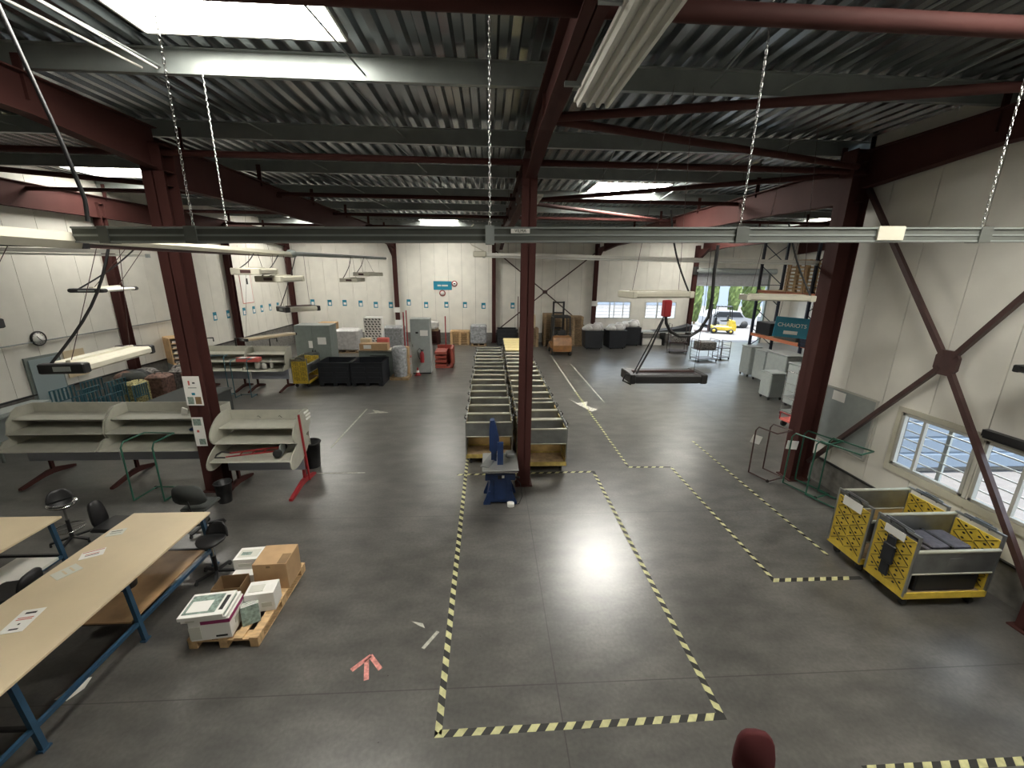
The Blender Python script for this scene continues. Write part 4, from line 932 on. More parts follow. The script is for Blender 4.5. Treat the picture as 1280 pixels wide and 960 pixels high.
t = thing('prohibition_sign', 'round red ringed prohibition sign beside the teal wall sign', 'sign', (-2.2, YF - .01, 3.75), 0, 'round red ringed signs')
a = MB(); a.lathe([(0, 0), (.19, 0), (.19, -.01), (0, -.01)], n=24, axis='y'); a.build('ring', 'bright_red', t); a = MB(); a.lathe([(0, -.011), (.13, -.011), (.13, -.013), (0, -.013)], n=24, axis='y'); a.build('disc', 'paper', t)
a = MB(); a.box(-.06, .06, -.016, -.013, -.03, .04); a.build('pictogram', 'ink', t)
t = thing('prohibition_sign', 'round red ringed prohibition sign with a slash below the teal wall sign', 'sign', (-2.98, YF - .01, 3.15), 0, 'round red ringed signs')
a = MB(); a.lathe([(0, 0), (.2, 0), (.2, -.01), (0, -.01)], n=24, axis='y'); a.build('ring', 'bright_red', t); a = MB(); a.lathe([(0, -.011), (.14, -.011), (.14, -.013), (0, -.013)], n=24, axis='y'); a.build('disc', 'paper', t)
a = MB(); a.bar((-.12, -.016, .12), (.12, -.016, -.12), .03, .004); a.build('slash', 'bright_red', t)
for x, z, l in ((-5.86, 2.1, 'white notice plate on the far post right of the tall pattern stack'), (-5.8, 1.3, 'lower white notice plate on the same far post as another'), (6.88, 2.6, 'white plate on the red post beside the first far window')):
    mb = MB(); mb.box(x - .2, x + .2, 27.06, 27.075, z - .16, z + .16); tag(mb.build('post_notice', 'paper'), l, 'notice')
t = thing('whiteboard', 'grey whiteboard with a white sheet on the right wall beside the column', 'whiteboard', (XR - .02, 7.85, 1.62), 0)
a = MB(); a.box(-.02, 0, -.62, .62, -.62, .62); a.build('board', 'light_grey', t)
for (y0, y1, z0, z1) in ((-.64, .64, .6, .64), (-.64, .64, -.64, -.6), (-.64, -.6, -.6, .6), (.6, .64, -.6, .6)): a = MB(); a.box(-.03, 0, y0, y1, z0, z1); a.build('frame_rail', 'window_alu', t)
a = MB(); a.box(-.024, -.02, .1, .42, .36, .56); a.build('sheet', 'paper', t)

# ================================================================== MIDDLE AND FAR LEFT
sd = sorting_desk((-10.22, 16.2, 0), 1.75, 'sorting desk of the back row beside the steel column', (-.7, .6))
sd = sorting_desk((-8.55, 16.15, 0), 1.45, 'sorting desk of the back row with white canisters on it', (-.55, .6))
for x in (-11.0, -9.9, -8.6):
    mb = MB(); mb.tube([(x, 16.6, 1.62), (x, 16.6, 1.92), (x + .28, 16.6, 1.94), (x + .28, 16.6, 1.8)], .025, 6)
    tag(mb.build('desk_bracket', 'black'), {-11.0: 'black bracket on the top of the back row desk next to the column', -9.9: 'black bracket standing between the two back row desks', -8.6: 'black bracket above the desk with the canisters'}[x], 'bracket')
for (x, y, r, h, l) in ((-8.85, 16.0, .12, .34, 'large white canister on the back row desk'), (-8.6, 15.95, .09, .26, 'smaller white canister beside the large one'), (-8.4, 16.1, .06, .34, 'white spray bottle on the back row desk')):
    t = thing('plastic_canister', l, 'canister', (x, y, .855), 0, 'white canisters on the back row desk')
    a = MB(); a.lathe([(r * .9, 0), (r, .02), (r, h * .75), (r * .5, h * .9), (r * .4, h * .92)], n=14, sq=(1, .7)); a.build('body', 'white', t); a = MB(); a.lathe([(r * .42, h * .9), (r * .42, h), (0, h)], n=12); a.build('cap', 'light_grey', t)
tube_trolley((-8.9, 15.05, 0), .05, 'dark tube trolley before the back row desk with canisters', 'teal_frame', W=.55, D=.4, Hh=1.4)
tube_trolley((-9.75, 15.15, 0), .2, 'dark tube trolley before the back row desk near the column', 'teal_frame', W=.5, D=.4, Hh=1.5)
def cabinet(loc, d, label, doors=2, m='cabinet', name='metal_cabinet', grp=None):
    t = thing(name, label, 'cabinet', loc, 0, grp); x, y, z = d
    a = MB(); a.rbox(-x / 2, x / 2, -y / 2, y / 2, .05, z, .01); a.build('body', m, t)
    a = MB(); a.box(-x / 2 + .03, x / 2 - .03, -y / 2 + .03, y / 2 - .03, 0, .05); a.build('plinth', 'black', t)
    w_ = x / doors
    for k in range(doors):
        a = MB(); a.rbox(-x / 2 + k * w_ + .01, -x / 2 + (k + 1) * w_ - .01, -y / 2 - .018, -y / 2, .08, z - .03, .006); f = a.build('door', m, t)
        a = MB(); hx = -x / 2 + w_ + (-.06 if k == 0 else .06) if doors == 2 else -x / 2 + .08
        a.box(hx - .012, hx + .012, -y / 2 - .04, -y / 2 - .018, z * .5, z * .5 + .12); a.build('handle', 'black', f)
    return t
t = cabinet((-7.4, 18.1, 0), (1.45, .8, 2.3), 'tall grey two-door cupboard behind the yellow cart')
for (x0, x1, z0, z1) in ((-.18, -.02, 1.35, 1.65), (.2, .55, 1.5, 1.8)): a = MB(); a.box(x0, x1, -.425, -.421, z0, z1); a.build('label', 'paper', t)
t = cabinet((-3.06, 18.85, 0), (.86, .6, 2.5), 'tall narrow grey electrical cabinet with a fire extinguisher in front', 1, 'light_grey')
a = MB(); a.box(.0, .34, -.325, -.32, 1.75, 2.0); a.build('label', 'paper', t); a = MB(); a.box(-.2, -.08, -.325, -.32, 1.85, 1.93); a.build('label', 'black', t)
t = thing('fire_extinguisher', 'red fire extinguisher hanging on the tall narrow cabinet', 'fire extinguisher', (-3.0, 18.43, .55), 0)
a = MB(); a.lathe([(0, 0), (.085, .01), (.09, .05), (.09, .42), (.05, .5), (.03, .52)], n=16); a.build('cylinder', 'bright_red', t)
a = MB(); a.box(-.05, .07, -.02, .02, .52, .56); a.box(-.03, .09, -.015, .015, .58, .6); a.build('valve', 'black', t)
a = MB(); a.tube([(0, 0, .55), (-.1, 0, .66), (-.2, 0, .55), (-.16, 0, .3), (-.1, 0, .15)], .014, 6); a.build('hose', 'black', t)
a = MB(); a.box(-.08, .08, .085, .1, .1, .4); a.build('wall_bracket', 'black', t)
t = thing('traffic_cone', 'small red and white cone at the foot of the narrow cabinet', 'cone', (-3.2, 18.3, 0), 0)
a = MB(); a.box(-.13, .13, -.13, .13, 0, .03); a.lathe([(.1, .03), (.025, .36), (0, .36)], n=16); a.build('cone_body', 'bright_red', t); a = MB(); a.lathe([(.075, .14), (.055, .24)], n=16); a.build('white_band', 'paper', t)
# black pallet boxes
def pallet_box(loc, label, d=(1.2, 1.0, 1.0), m='dark_plastic', grp='black pallet boxes', name='pallet_box', rz=0):
    t = thing(name, label, 'crate', loc, rz, grp); x, y, z = d[0] / 2, d[1] / 2, d[2]
    a = MB()
    a.box(-x, x, -y, y, .13, .17)
    for s in (-1, 1):
        a.box(-x, x, s * y - .02, s * y + .02, .13, z); a.box(s * x - .02, s * x + .02, -y, y, .13, z)
        for k in range(3): a.box(-x + .06, -.06, s * (y + .03) - .01, s * (y + .03) + .01, .27 + k * .2, .39 + k * .2); a.box(.06, x - .06, s * (y + .03) - .01, s * (y + .03) + .01, .27 + k * .2, .39 + k * .2)
    a.build('crate_wall', m, t)
    a = MB()
    for s in (-1, 1): a.box(-x - .03, x + .03, s * y - .035, s * y + .035, z - .05, z); a.box(s * x - .035, s * x + .035, -y, y, z - .05, z)
    a.build('rim', m, t)
    for s in (-1, 0, 1): a = MB(); a.box(s * (x - .08) - .08, s * (x - .08) + .08, -y, y, 0, .13); a.build('foot', m, t)
    return t
pallet_box((-6.2, 17.05, 0), 'left one of two open black pallet boxes before the counter', (1.22, 1.15, .98))
pallet_box((-4.92, 17.05, 0), 'right one of two open black pallet boxes before the counter', (1.22, 1.15, .98))
# counter behind
t = thing('grey_counter', 'long grey counter behind the two black pallet boxes', 'counter', (-5.0, 18.4, 0), 0)
a = MB(); a.box(-.7, .95, -.3, .35, 1.12, 1.18); a.build('worktop', 'cream', t); a = MB(); a.box(-.68, .93, -.28, .33, 0, 1.12); a.build('carcass', 'cabinet', t)
a = MB(); a.box(-.65, .9, -.3, -.28, .78, 1.08); f = a.build('drawer', 'cabinet', t); a = MB(); a.box(-.2, .5, -.32, -.30, .92, .95); a.build('handle', 'black', f)
carton((-5.0, 18.2, 1.181), (1.2, .4, .3), 0, 'long brown carton with a white label on the grey counter', 'card', prints=[('f', .15, .42, .25, .8, 'paper')], group='boxes around the counter')
carton((-5.45, 18.55, 1.185), (.42, .3, .45), 0, 'small pale carton stacked behind the long brown one', 'wood_top', group='boxes around the counter')
mb = MB(); mb.rbox(-4.95, -4.45, 18.4, 18.7, 1.185, 1.66, .03); tag(mb.build('red_bag', 'ink_red'), 'red bag lying between cartons on the grey counter', 'bag')
t = thing('patterned_stack', 'tall black and white patterned stack standing behind the counter', 'stack', (-5.35, 19.6, 0), 0)
a = MB(); a.rbox(-.4, .4, -.2, .3, 0, 2.45, .03); a.build('stack_body', 'paper', t)
a = MB()
for r in range(10):
    for c in range(5): a.box(-.36 + c * .15 + (r % 2) * .05, -.28 + c * .15 + (r % 2) * .05, -.215, -.2, 1.35 + r * .11, 1.40 + r * .11, Matrix.Rotation(.5, 3, 'Y'))
a.build('black_pattern', 'ink', t)
t = thing('wrapped_goods', 'tall goods wrapped in clear film beside the black pallet boxes', 'goods', (-3.85, 17.75, 0), 0)
a = MB(); a.lathe([(.28, .12), (.32, .5), (.30, .9), (.33, 1.3), (.25, 1.42), (0, 1.43)], n=14); a.build('film_wrap', 'plastic_film', t); a = MB(); a.box(-.4, .4, -.35, .35, 0, .12); a.build('wooden_base', 'wood_old', t)
for i, (x, y, z, dd, l) in enumerate(((-3.78, 18.3, 0, (.42, .4, .8), 'brown carton standing between wrapped goods and the narrow cabinet'), (-3.75, 18.3, .801, (.4, .35, .5), 'upper brown carton with a white label beside the narrow cabinet'))):
    carton((x, y, z), dd, 0, l, 'card', prints=[('f', .2, .6, .4, .7, 'paper')], group='boxes around the counter')
# red skid
t = thing('red_skid', 'orange red pallet frame standing on the floor right of the narrow cabinet', 'pallet frame', (-2.15, 20.3, 0), 0)
for k in range(4): a = MB(); a.box(-.45, .1, -.6, .6, .08 + k * .2, .2 + k * .2); a.build('slat', 'skid_red', t)
a = MB(); a.box(.3, .4, -.6, .6, 0, .95); a.box(-.45, .4, .5, .6, .0, .95); a.build('side_plate', 'skid_red', t)
a = MB(); a.tube([(.0, .3, .8), (.0, .35, 2.4)], .03, 8); a.build('pole', 'bright_red', t)
a = MB(); a.box(-.45, .4, -.6, .6, 0, .06); a.build('base_plate', 'skid_red', t)
for (x, y, h, l) in ((-4.15, 20.5, 2.6, 'thin red pole behind the wrapped goods'), (-5.0 + 1.0 - 1.3 + .9, 22.5, 2.5, 'thin red pole on a foot behind the grey counter')):
    t = thing('red_pole', l, 'pole', (x, y, 0), 0, 'red poles'); a = MB(); a.tube([(0, 0, .03), (0, 0, h)], .03, 8); a.build('shaft', 'bright_red', t); a = MB(); a.box(-.2, .2, -.2, .2, 0, .03); a.build('foot_plate', 'bright_red', t)
# wall line of goods
def pallet_stack(loc, n, label, m='wood_old', load=None, rz=0):
    t = thing('pallet_stack', label, 'pallets', loc, rz, 'stacked pallets along the far wall')
    for k in range(n):
        z = k * .144; a = MB()
        for y in (-.38, 0, .38): a.box(-.6, .6, y - .05, y + .05, z, z + .02)
        for y in (-.38, 0, .38):
            for x in (-.53, 0, .53): a.box(x - .07, x + .07, y - .05, y + .05, z + .02, z + .1)
        for y in (-.36, -.18, 0, .18, .36): a.box(-.6, .6, y - .05, y + .05, z + .1, z + .14)
        a.build('pallet', m, t)
    return t
pallet_stack((5.35, 26.3, 0), 13, 'high stack of grey brown pallets right of the dark forklift'); pallet_stack((4.05, 26.3, 0), 14, 'high stack of pallets partly behind the dark forklift')
pallet_stack((2.5, 26.0, 0), 8, 'lower pallet stack between the central column and the forklift')
pallet_stack((-1.85, 26.6, 0), 6, 'small stack of pale wood pallets at the middle of the far wall', 'wood')
pallet_stack((-4.95 + 1.2, 26.6, 0), 6, 'pallet stack with wrapped goods behind the narrow cabinet', 'red_steel')
pallet_stack((-6.6, 26.3, 0), 6, 'dark pallet stack behind the counter near the far wall', 'blue_frame')
pallet_stack((-8.7, 26.3, 0), 6, 'dark pallet stack under the second sticker of the far wall', 'blue_frame')
mb = MB(); mb.rbox(2.05, 2.9, 25.7, 26.4, 1.155, 2.0, .05); tag(mb.build('yellow_cardboard_block', 'wood_top'), 'yellowish carton block on the lower pallet stack', 'carton')
mb = MB(); mb.lathe([(.3, 0), (.35, .4), (.3, 1.4), (.2, 1.75), (0, 1.8)], (2.15, 24.9, 0), 14); tag(mb.build('plastic_wrapped_roll', 'plastic_film'), 'white film wrapped upright roll beside the far black box', 'roll')
def wrapped(loc, d, label, m='plastic_film'):
    t = thing('wrapped_pallet', label, 'goods', loc, 0, 'film wrapped pallets'); x, y, z = d
    a = MB(); a.rbox(-x / 2, x / 2, -y / 2, y / 2, .15, z, .08); a.build('wrapped_load', m, t); a = MB(); a.box(-x / 2, x / 2, -y / 2, y / 2, 0, .04)
    for q in (-.4, 0, .4): a.box(x * q - .06, x * q + .06, -y / 2, y / 2, .04, .15)
    a.build('pallet', 'wood_old', t)
    return t
wrapped((-.65, 26.2, 0), (1.0, .9, 1.3), 'grey film wrapped pallet left of the far post'); wrapped((-5.45, 24.2, 0), (1.15, 1.0, 1.45), 'film wrapped pallet behind the tall narrow cabinet'); wrapped((-8.0, 24.0, 0), (1.3, 1.1, 1.3), 'pinkish wrapped pallet behind the grey counter', 'white_bag')
wrapped((-3.75, 26.55, .87), (1.1, .7, .6), 'pinkish film wrapped load on the pallet stack behind the narrow cabinet', 'white_bag')
pallet_box((.95 + .2, 26.3, 0), 'black pallet box at the foot of the far post behind the cart rows', (1.2, 1.0, 1.05))
carton((-9.3, 24.6, 0), (.9, .7, 1.6), 0, 'brown carton stack behind the patterned stack', 'card', group='boxes around the counter')
for x, l in ((2.25, 'thin red post leaning on the far wall near the brace'), (1.9, 'second thin red post by the far wall near the brace')):
    mb = MB(); mb.bar((x, 27.1, 0), (x, 27.25, 3.0), .05); tag(mb.build('red_pole', 'red_steel'), l, 'pole', 'thin posts')
# far left corner bits
t = thing('wood_organiser', 'tan wooden pigeonhole organiser full of papers against the left wall', 'organiser', (-11.85, 16.55, 0), -.7)
a = MB(); a.box(-.55, .35, -.5, -.46, 1.0, 2.0); a.box(-.55, .35, .46, .5, 1.0, 2.0); a.box(-.55, -.5, -.5, .5, 1.0, 2.0); a.build('carcass', 'wood', t)
for k in range(6):
    a = MB(); z = 1.0 + k * .195; a.box(-.5, .35 - .0, -.46, .46, z, z + .025); a.build('shelf', 'wood', t)
    if k < 5:
        for j in range(3): b = MB(); b.box(-.3, .3, -.4 + j * .3, -.18 + j * .3, z + .026, z + .10); b.build('paper_pile', 'paper', t)
a = MB(); a.box(-.5, .4, -.5, .5, .0, .98); a.build('base_cupboard', 'light_grey', t)
def cage(loc, d, label, m='teal_frame', rz=0):
    t = thing('slatted_trolley', label, 'trolley', loc, rz, 'teal slatted trolleys by the left wall'); x, y, z = d[0] / 2, d[1] / 2, d[2]
    for s in (-1, 1):
        a = MB(); a.tube([(s * x, -y, .1), (s * x, -y, z), (s * x, y, z), (s * x, y, .1)], .02, 6); a.tube([(s * x, -y, z - .35), (s * x, y, z - .35)], .015, 6)
        for k in range(1, 6): yy = -y + 2 * y * k / 6; a.box(s * x - .006, s * x + .006, yy - .025, yy + .025, z - .35, z)
        a.build('side_frame', m, t)
    a = MB(); a.box(-x, x, -y, y, .1, .14); a.build('deck', 'light_grey', t)
    for sx in (-1, 1):
        for sy in (-1, 1): a = MB(); a.lathe([(0, -.015), (.05, -.012), (.05, .012), (0, .015)], (sx * x * .85, sy * y * .85, .05), 12, 'x'); a.build('castor', 'black_rubber', t)
    return t
cage((-11.85, 12.05, 0), (.7, .7, 1.2), 'teal slatted trolley nearest to the blue grey door', rz=.0); cage((-11.85, 12.95, 0), (.7, .7, 1.2), 'teal slatted trolley behind the one by the door')
cage((-10.85, 11.6, 0), (.7, .7, 1.15), 'teal slatted trolley standing before the heap of clothes'); cage((-10.7, 12.45, 0), (.6, .5, 1.2), 'teal slatted trolley left of the patterned bag')
t = thing('clothes_heap', 'heap of dark clothes and jackets on a low table by the left wall', 'clothes', (-11.65, 13.95, 0), 0)
a = MB(); a.box(-.4, .4, -.55, .6, 1.0, 1.05); a.box(-.4, -.35, -.55, -.5, 0, 1.0); a.box(.35, .4, -.55, -.5, 0, 1.0); a.box(.35, .4, .5, .55, 0, 1.0); a.box(-.4, -.35, .5, .55, 0, 1.0); a.build('low_table', 'light_grey', t)
for k in range(9):
    a = MB(); rr = random.random; cx_, cy_ = -.12 + .3 * rr(), -.4 + .75 * rr(); vs = []
    a.lathe([(0, 1.05), (.3, 1.06), (.33, 1.12), (.22, 1.2 + .1 * rr()), (.05, 1.26 + .08 * rr()), (0, 1.27)], (cx_, cy_, 0), 11, sq=(1.2, .8)); a.build('garment', ['mixed', 'grey_fabric', 'brown_bag', 'dark_plastic'][k % 4], t)
def bundle(x, y, w_, h, m, l):
    t = thing('travel_bag', l, 'bag', (x, y, 0), .1, 'bags and bundles by the left wall')
    a = MB(); a.rbox(-w_ / 2, w_ / 2, -.3, .3, 0.02, h, .08); a.build('bag_body', m, t)
    a = MB(); a.tube([(-.12, 0, h - .02), (-.1, 0, h + .08), (.1, 0, h + .08), (.12, 0, h - .02)], .015, 6); a.build('carry_handle', 'black', t)
bundle(-11.0, 13.05, .45, 1.15, 'pattern', 'yellow patterned tall bag among the bundles by the left wall'); bundle(-10.8, 13.75, .6, 1.2, 'brown_bag', 'brown red bag right of the yellow patterned one'); bundle(-10.1, 14.35, .6, 1.2, 'brown_bag', 'darker brown bag just left of the steel column'); bundle(-10.75, 14.6, .5, 1.2, 'mixed', 'grey mixed bundle behind the yellow patterned bag'); bundle(-11.2, 15.35, .5, 1.15, 'mixed', 'mixed bundle in front of the wooden organiser')
mb = MB(); mb.rbox(-10.1, -8.5, 12.1, 13.7, .7, .76, .02); mb.box(-10.05, -8.55, 12.15, 13.65, 0, .7); tag(mb.build('grey_platform', 'grey_fabric'), 'low dark grey platform behind the middle sorting desk', 'platform')
t = thing('tube_radiator', 'grey bent pipe frame at the left edge behind the first desk', 'pipe frame', (-11.6, 10.2, 0), 0)
a = MB(); a.tube([(0, -.5, 0.02), (0, -.5, .9), (0, -.3, 1.05), (0, .3, 1.05), (0, .5, .9), (0, .5, 0.02)], .03, 8); a.build('bent_pipe', 'cabinet', t); a = MB(); a.tube([(0, -.5, .5), (0, .5, .5)], .02, 8); a.build('cross_pipe', 'cabinet', t)
mb = MB(); mb.box(-12.4, -11.9, 9.2, 11.4, 1.0, 1.06); mb.box(-12.4, -12.36, 9.2, 11.4, 0, 1.0); mb.box(-11.95, -11.9, 9.2, 9.25, 0, 1.0); mb.box(-11.95, -11.9, 11.0, 11.05, 0, 1.0); tag(mb.build('wall_bench', 'light_grey'), 'long narrow grey ledge along the left wall', 'ledge')
carton((-9.1, 15.9 + .0, 1.165), (.8, .3, .14), 0, 'open tray of red and white items on the back row desk', 'ink_red', prints=[('t', .1, .4, .1, .9, 'paper'), ('t', .6, .8, .1, .9, 'paper')], group='trays')

# ================================================================== FAR CENTRE AND RIGHT
def forklift(loc, rz, label, body, old=False):
    t = thing('forklift', label, 'forklift', loc, rz, 'forklifts')
    a = MB(); a.rbox(-.55, .55, -.75, .75, .25, .62, .08); a.build('chassis', body, t)
    a = MB(); a.prism([(-.95, .25), (-.98, .6), (-.85, 1.02), (-.45, 1.10), (-.4, .3)], -.52, .52, 'x'); a.build('counterweight', body, t)
    a = MB(); a.rbox(-.22, .22, -.35, .15, .95, 1.05, .04); a.rbox(-.22, .22, -.42, -.32, 1.0, 1.4, .03); a.build('seat', 'black', t)
    a = MB(); a.prism([(.45, .5), (.7, .5), (.6, 1.25), (.45, 1.25)], -.4, .4, 'x'); a.build('dashboard', 'black', t)
    a = MB(); a.tube([(math.cos(2 * PI * k / 12) * .15, .35 + .1 * math.sin(2 * PI * k / 12), 1.3 + .1 * math.sin(2 * PI * k / 12)) for k in range(13)], .015, 6); a.tube([(0, .35, 1.3), (0, .5, 1.15)], .015); a.build('steering_wheel', 'black', t)
    for sx in (-1, 1):
        a = MB(); a.bar((sx * .48, -.6, 1.0), (sx * .44, -.5, 2.1), .06); a.build('guard_post', 'black', t); a = MB(); a.bar((sx * .48, .6, .6), (sx * .44, .5, 2.1), .05); a.build('guard_post', 'black', t)
        a = MB(); a.box(sx * .3 - .05, sx * .3 + .05, .85, .95, .1, 2.9 if old else 2.3); a.build('mast_rail', 'black', t)
        a = MB(); a.box(sx * .25 - .05, sx * .25 + .05, .98, 2.0, .08, .12); a.box(sx * .25 - .05, sx * .25 + .05, .95, 1.0, .08, .6); a.build('fork', 'brace_steel', t)
        for yy, r in ((-.62, .2), (.6, .25)):
            a = MB(); a.lathe([(0, -.09), (r * .7, -.09), (r, -.07), (r, .07), (r * .7, .09), (0, .09)], (sx * .5, yy, r), 18, 'x'); w_ = a.build('wheel', 'tyre', t); a = MB(); a.lathe([(0, -.1), (r * .45, -.1), (r * .45, .1), (0, .1)], (sx * .5, yy, r), 14, 'x'); a.build('hub', body, w_)
    a = MB(); a.box(-.48, .48, -.55, .55, 2.08, 2.14); 
    for k in range(5): a.box(-.48, .48, -.5 + k * .22, -.45 + k * .22, 2.14, 2.17)
    a.build('overhead_guard', 'black', t)
    a = MB()
    for z in (.4, 1.3, 2.2) + ((2.8,) if old else ()): a.box(-.35, .35, .86, .94, z, z + .08)
    a.build('mast_crossbar', 'black', t)
    return t
forklift((4.1, 23.6, 0), .0, 'old orange brown forklift parked at the far wall right of the column', 'orange', True)
forklift((18.6, 32.2, -.03), 1.2, 'bright yellow forklift standing outside the open shutter door', 'yellow')
def bin_bag(loc, d, label, rz=0):
    t = thing('bulk_container', label, 'container', loc, rz, 'black containers heaped with white bags'); x, y, z = d[0] / 2, d[1] / 2, d[2]
    a = MB(); a.prism([(-x * .9, .08), (x * .9, .08), (x, z), (-x, z)], -y, y, 'y'); a.build('container_body', 'dark_plastic', t)
    a = MB()
    for k in range(4): a.lathe([(0, z - .05), (.35, z), (.38, z + .12), (.25, z + .25 + .05 * k), (0, z + .3 + .04 * k)], (-x * .6 + k * x * .4, (k % 2 - .5) * y * .7, 0), 12, sq=(1, .8))
    a.build('bag_heap', 'white_bag', t)
    for s in (-1, 1): a = MB(); a.lathe([(0, -.02), (.05, -.02), (.05, .02), (0, .02)], (s * x * .7, -y * .8, .05), 10, 'x'); a.build('castor', 'tyre', t)
    return t
bin_bag((6.4, 25.2, 0), (1.15, 1.0, 1.15), 'left black container heaped with white bags near the far wall'); bin_bag((7.85, 25.3, 0), (1.15, 1.0, 1.15), 'middle black container heaped with white bags near the far wall', .1); bin_bag((9.1, 26.45, 0), (1.3, 1.0, 1.2), 'right black container with dark bags by the second far window')
t = thing('long_bench', 'long low bench with a dark cloth under the far windows', 'bench', (11.4, 26.5, 0), 0)
a = MB(); a.box(-1.6, 1.8, -.4, .4, .85, .92); a.build('bench_top', 'light_grey', t); a = MB(); a.prism([(-.9, .9), (1.7, .93), (1.75, 1.35), (1.0, 1.15)], -.4, .4, 'y'); a.build('dark_cloth', 'dark_plastic', t)
for x in (-1.5, 0, 1.7): a = MB(); a.box(x - .04, x + .04, -.35, .35, 0, .85); a.build('leg', 'black', t)
mb = MB(); mb.rbox(-1.4, -.1, -.25, .3, .0, .4, .04); o = mb.build('white_carton_row', 'white'); o.location = (11.4, 26.5, 0); tag(o, 'low white carton under the long bench by the far windows', 'carton')
def wire_trolley(loc, rz, label, load=True, d=(.9, .6, 1.1), m='galv', lm='card'):
    t = thing('wire_trolley', label, 'trolley', loc, rz, 'wire and shelf trolleys'); x, y, z = d[0] / 2, d[1] / 2, d[2]
    for sx in (-1, 1):
        a = MB(); a.tube([(sx * x, -y, .1), (sx * x, -y, z), (sx * x, y, z), (sx * x, y, .1)], .018, 6)
        for k in range(1, 5): a.tube([(sx * x, -y, .1 + z * k / 6), (sx * x, y, .1 + z * k / 6)], .006, 4)
        a.build('end_frame', m, t)
        for sy in (-1, 1): a = MB(); a.lathe([(0, -.015), (.05, -.012), (.05, .012), (0, .015)], (sx * x * .95, sy * y * .95, .05), 12, 'x'); a.build('castor', 'tyre', t)
    for zz in (.12, .62): a = MB(); a.box(-x, x, -y, y, zz, zz + .03); a.build('shelf', m, t)
    if load: a = MB(); a.rbox(-x * .85, x * .85, -y * .85, y * .85, .65, 1.05, .03); a.build('load', lm, t)
    return t
wire_trolley((11.7, 21.6, 0), .1, 'trolley loaded with brownish goods in the open floor before the shutter door', True, (1.1, .8, 1.15), 'brace_steel', 'mixed')
wire_trolley((11.2, 23.8, 0), -.2, 'dark frame trolley behind the brownish loaded one', True, (1.0, .7, 1.7), 'brace_steel', 'mixed')
wire_trolley((12.9, 22.0, 0), .3, 'empty frame trolley right of the brownish loaded one', False, (.6, .6, 1.0), 'brace_steel')
# pallet rack
rk = thing('pallet_rack', 'tall pallet rack with orange beams standing behind the right column', 'rack', (12.6, 0, 0), 0)
for y in (19.2, 15.9, 12.6):
    for x in (0, 1.1): a = MB(); a.box(x - .05, x + .05, y - .045, y + .045, 0, 6.0); a.build('upright', 'rack_blue', rk)
    a = MB(); 
    for k in range(6): z = .3 + k * .95; a.bar((0, y, z), (1.1, y, z + (.8 if k % 2 else .0)), .03); a.bar((1.1, y, z), (0, y, z + .85), .03)
    a.build('frame_brace', 'rack_blue', rk)
for z in (1.75, 3.75):
    for ya, yb in ((12.65, 15.85), (15.95, 19.15)):
        for x in (-.02, 1.12): a = MB(); a.box(x - .03, x + .03, ya, yb, z, z + .13); a.build('beam', 'orange_beam', rk)
        a = MB(); 
        for k in range(9): yy = ya + .1 + k * (yb - ya - .2) / 8; a.box(0.02, 1.08, yy - .12, yy + .12, z + .10, z + .128)
        a.build('shelf_deck', 'wood', rk)
for y, n, l in ((17.0, 9, 'stack of wooden pallets on the upper level of the rack'), (18.6 - 3.9, 10, 'second stack of wooden pallets on the upper level of the rack, nearer the column')):
    t = thing('pallet_stack', l, 'pallets', (13.1, y, 3.882), PI / 2, 'pallets on the rack')
    for k in range(n):
        z = k * .144; a = MB()
        for yy in (-.38, 0, .38):
            a.box(-.6, .6, yy - .05, yy + .05, z, z + .02)
            for x in (-.53, 0, .53): a.box(x - .07, x + .07, yy - .05, yy + .05, z + .02, z + .1)
        for yy in (-.36, -.18, 0, .18, .36): a.box(-.6, .6, yy - .05, yy + .05, z + .1, z + .143)
        a.build('pallet', 'wood', t)
mb = MB(); mb.rbox(12.65, 13.6, 18.0, 19.0, 1.882, 2.45, .02); tag(mb.build('black_crate', 'dark_plastic'), 'black crate on the lower level at the far end of the rack', 'crate')
mb = MB(); mb.rbox(12.65, 13.6, 16.3, 17.7, 1.882, 2.35, .02); tag(mb.build('grey_crate', 'grey_fabric'), 'dark grey crate beside the black one on the rack', 'crate')
t = thing('blue_basket', 'dark blue perforated basket on the rack below the CHARIOTS sign', 'basket', (12.3, 14.6, 1.9), 0)
a = MB(); a.box(-.3, .3, -.7, .7, 0, .03); a.box(-.3, -.27, -.7, .7, 0, .6); a.box(.27, .3, -.7, .7, 0, .6); a.box(-.3, .3, -.7, -.67, 0, .6); a.box(-.3, .3, .67, .7, 0, .6); a.build('basket_wall', 'rack_blue', t)
a = MB()
for r in range(5):
    for c in range(11): a.box(-.312, -.3, -.64 + c * .12, -.57 + c * .12, .06 + r * .105, .12 + r * .105)
for r in range(5):
    for c in range(5): a.box(-.25 + c * .11, -.19 + c * .11, -.712, -.7, .06 + r * .105, .12 + r * .105)
a.build('perforation', 'dark_plastic', t)
# CHARIOTS sign hangs before the rack
t = thing('hanging_sign', 'teal hanging sign reading CHARIOTS in front of the rack', 'sign', (8.80, 11.6, 3.1), 0)
t.rotation_euler = (0, .06, -.35)
a = MB(); a.box(-.44, .44, -.012, .012, -.29, .29); a.build('board', 'teal', t)
text('lettering', 'CHARIOTS', .155, 'paper', (0, -.014, .06), (PI / 2, 0, 0), t)
a = MB(); a.box(-.18, .18, -.016, -.012, -.2, -.1); a.build('white_label', 'paper', t)
for s in (-1, 1): a = MB(); a.tube([(s * .38, 0, .26), (s * .38, 0, 3.4)], .005, 5); a.build('suspension_wire', 'brace_steel', t)
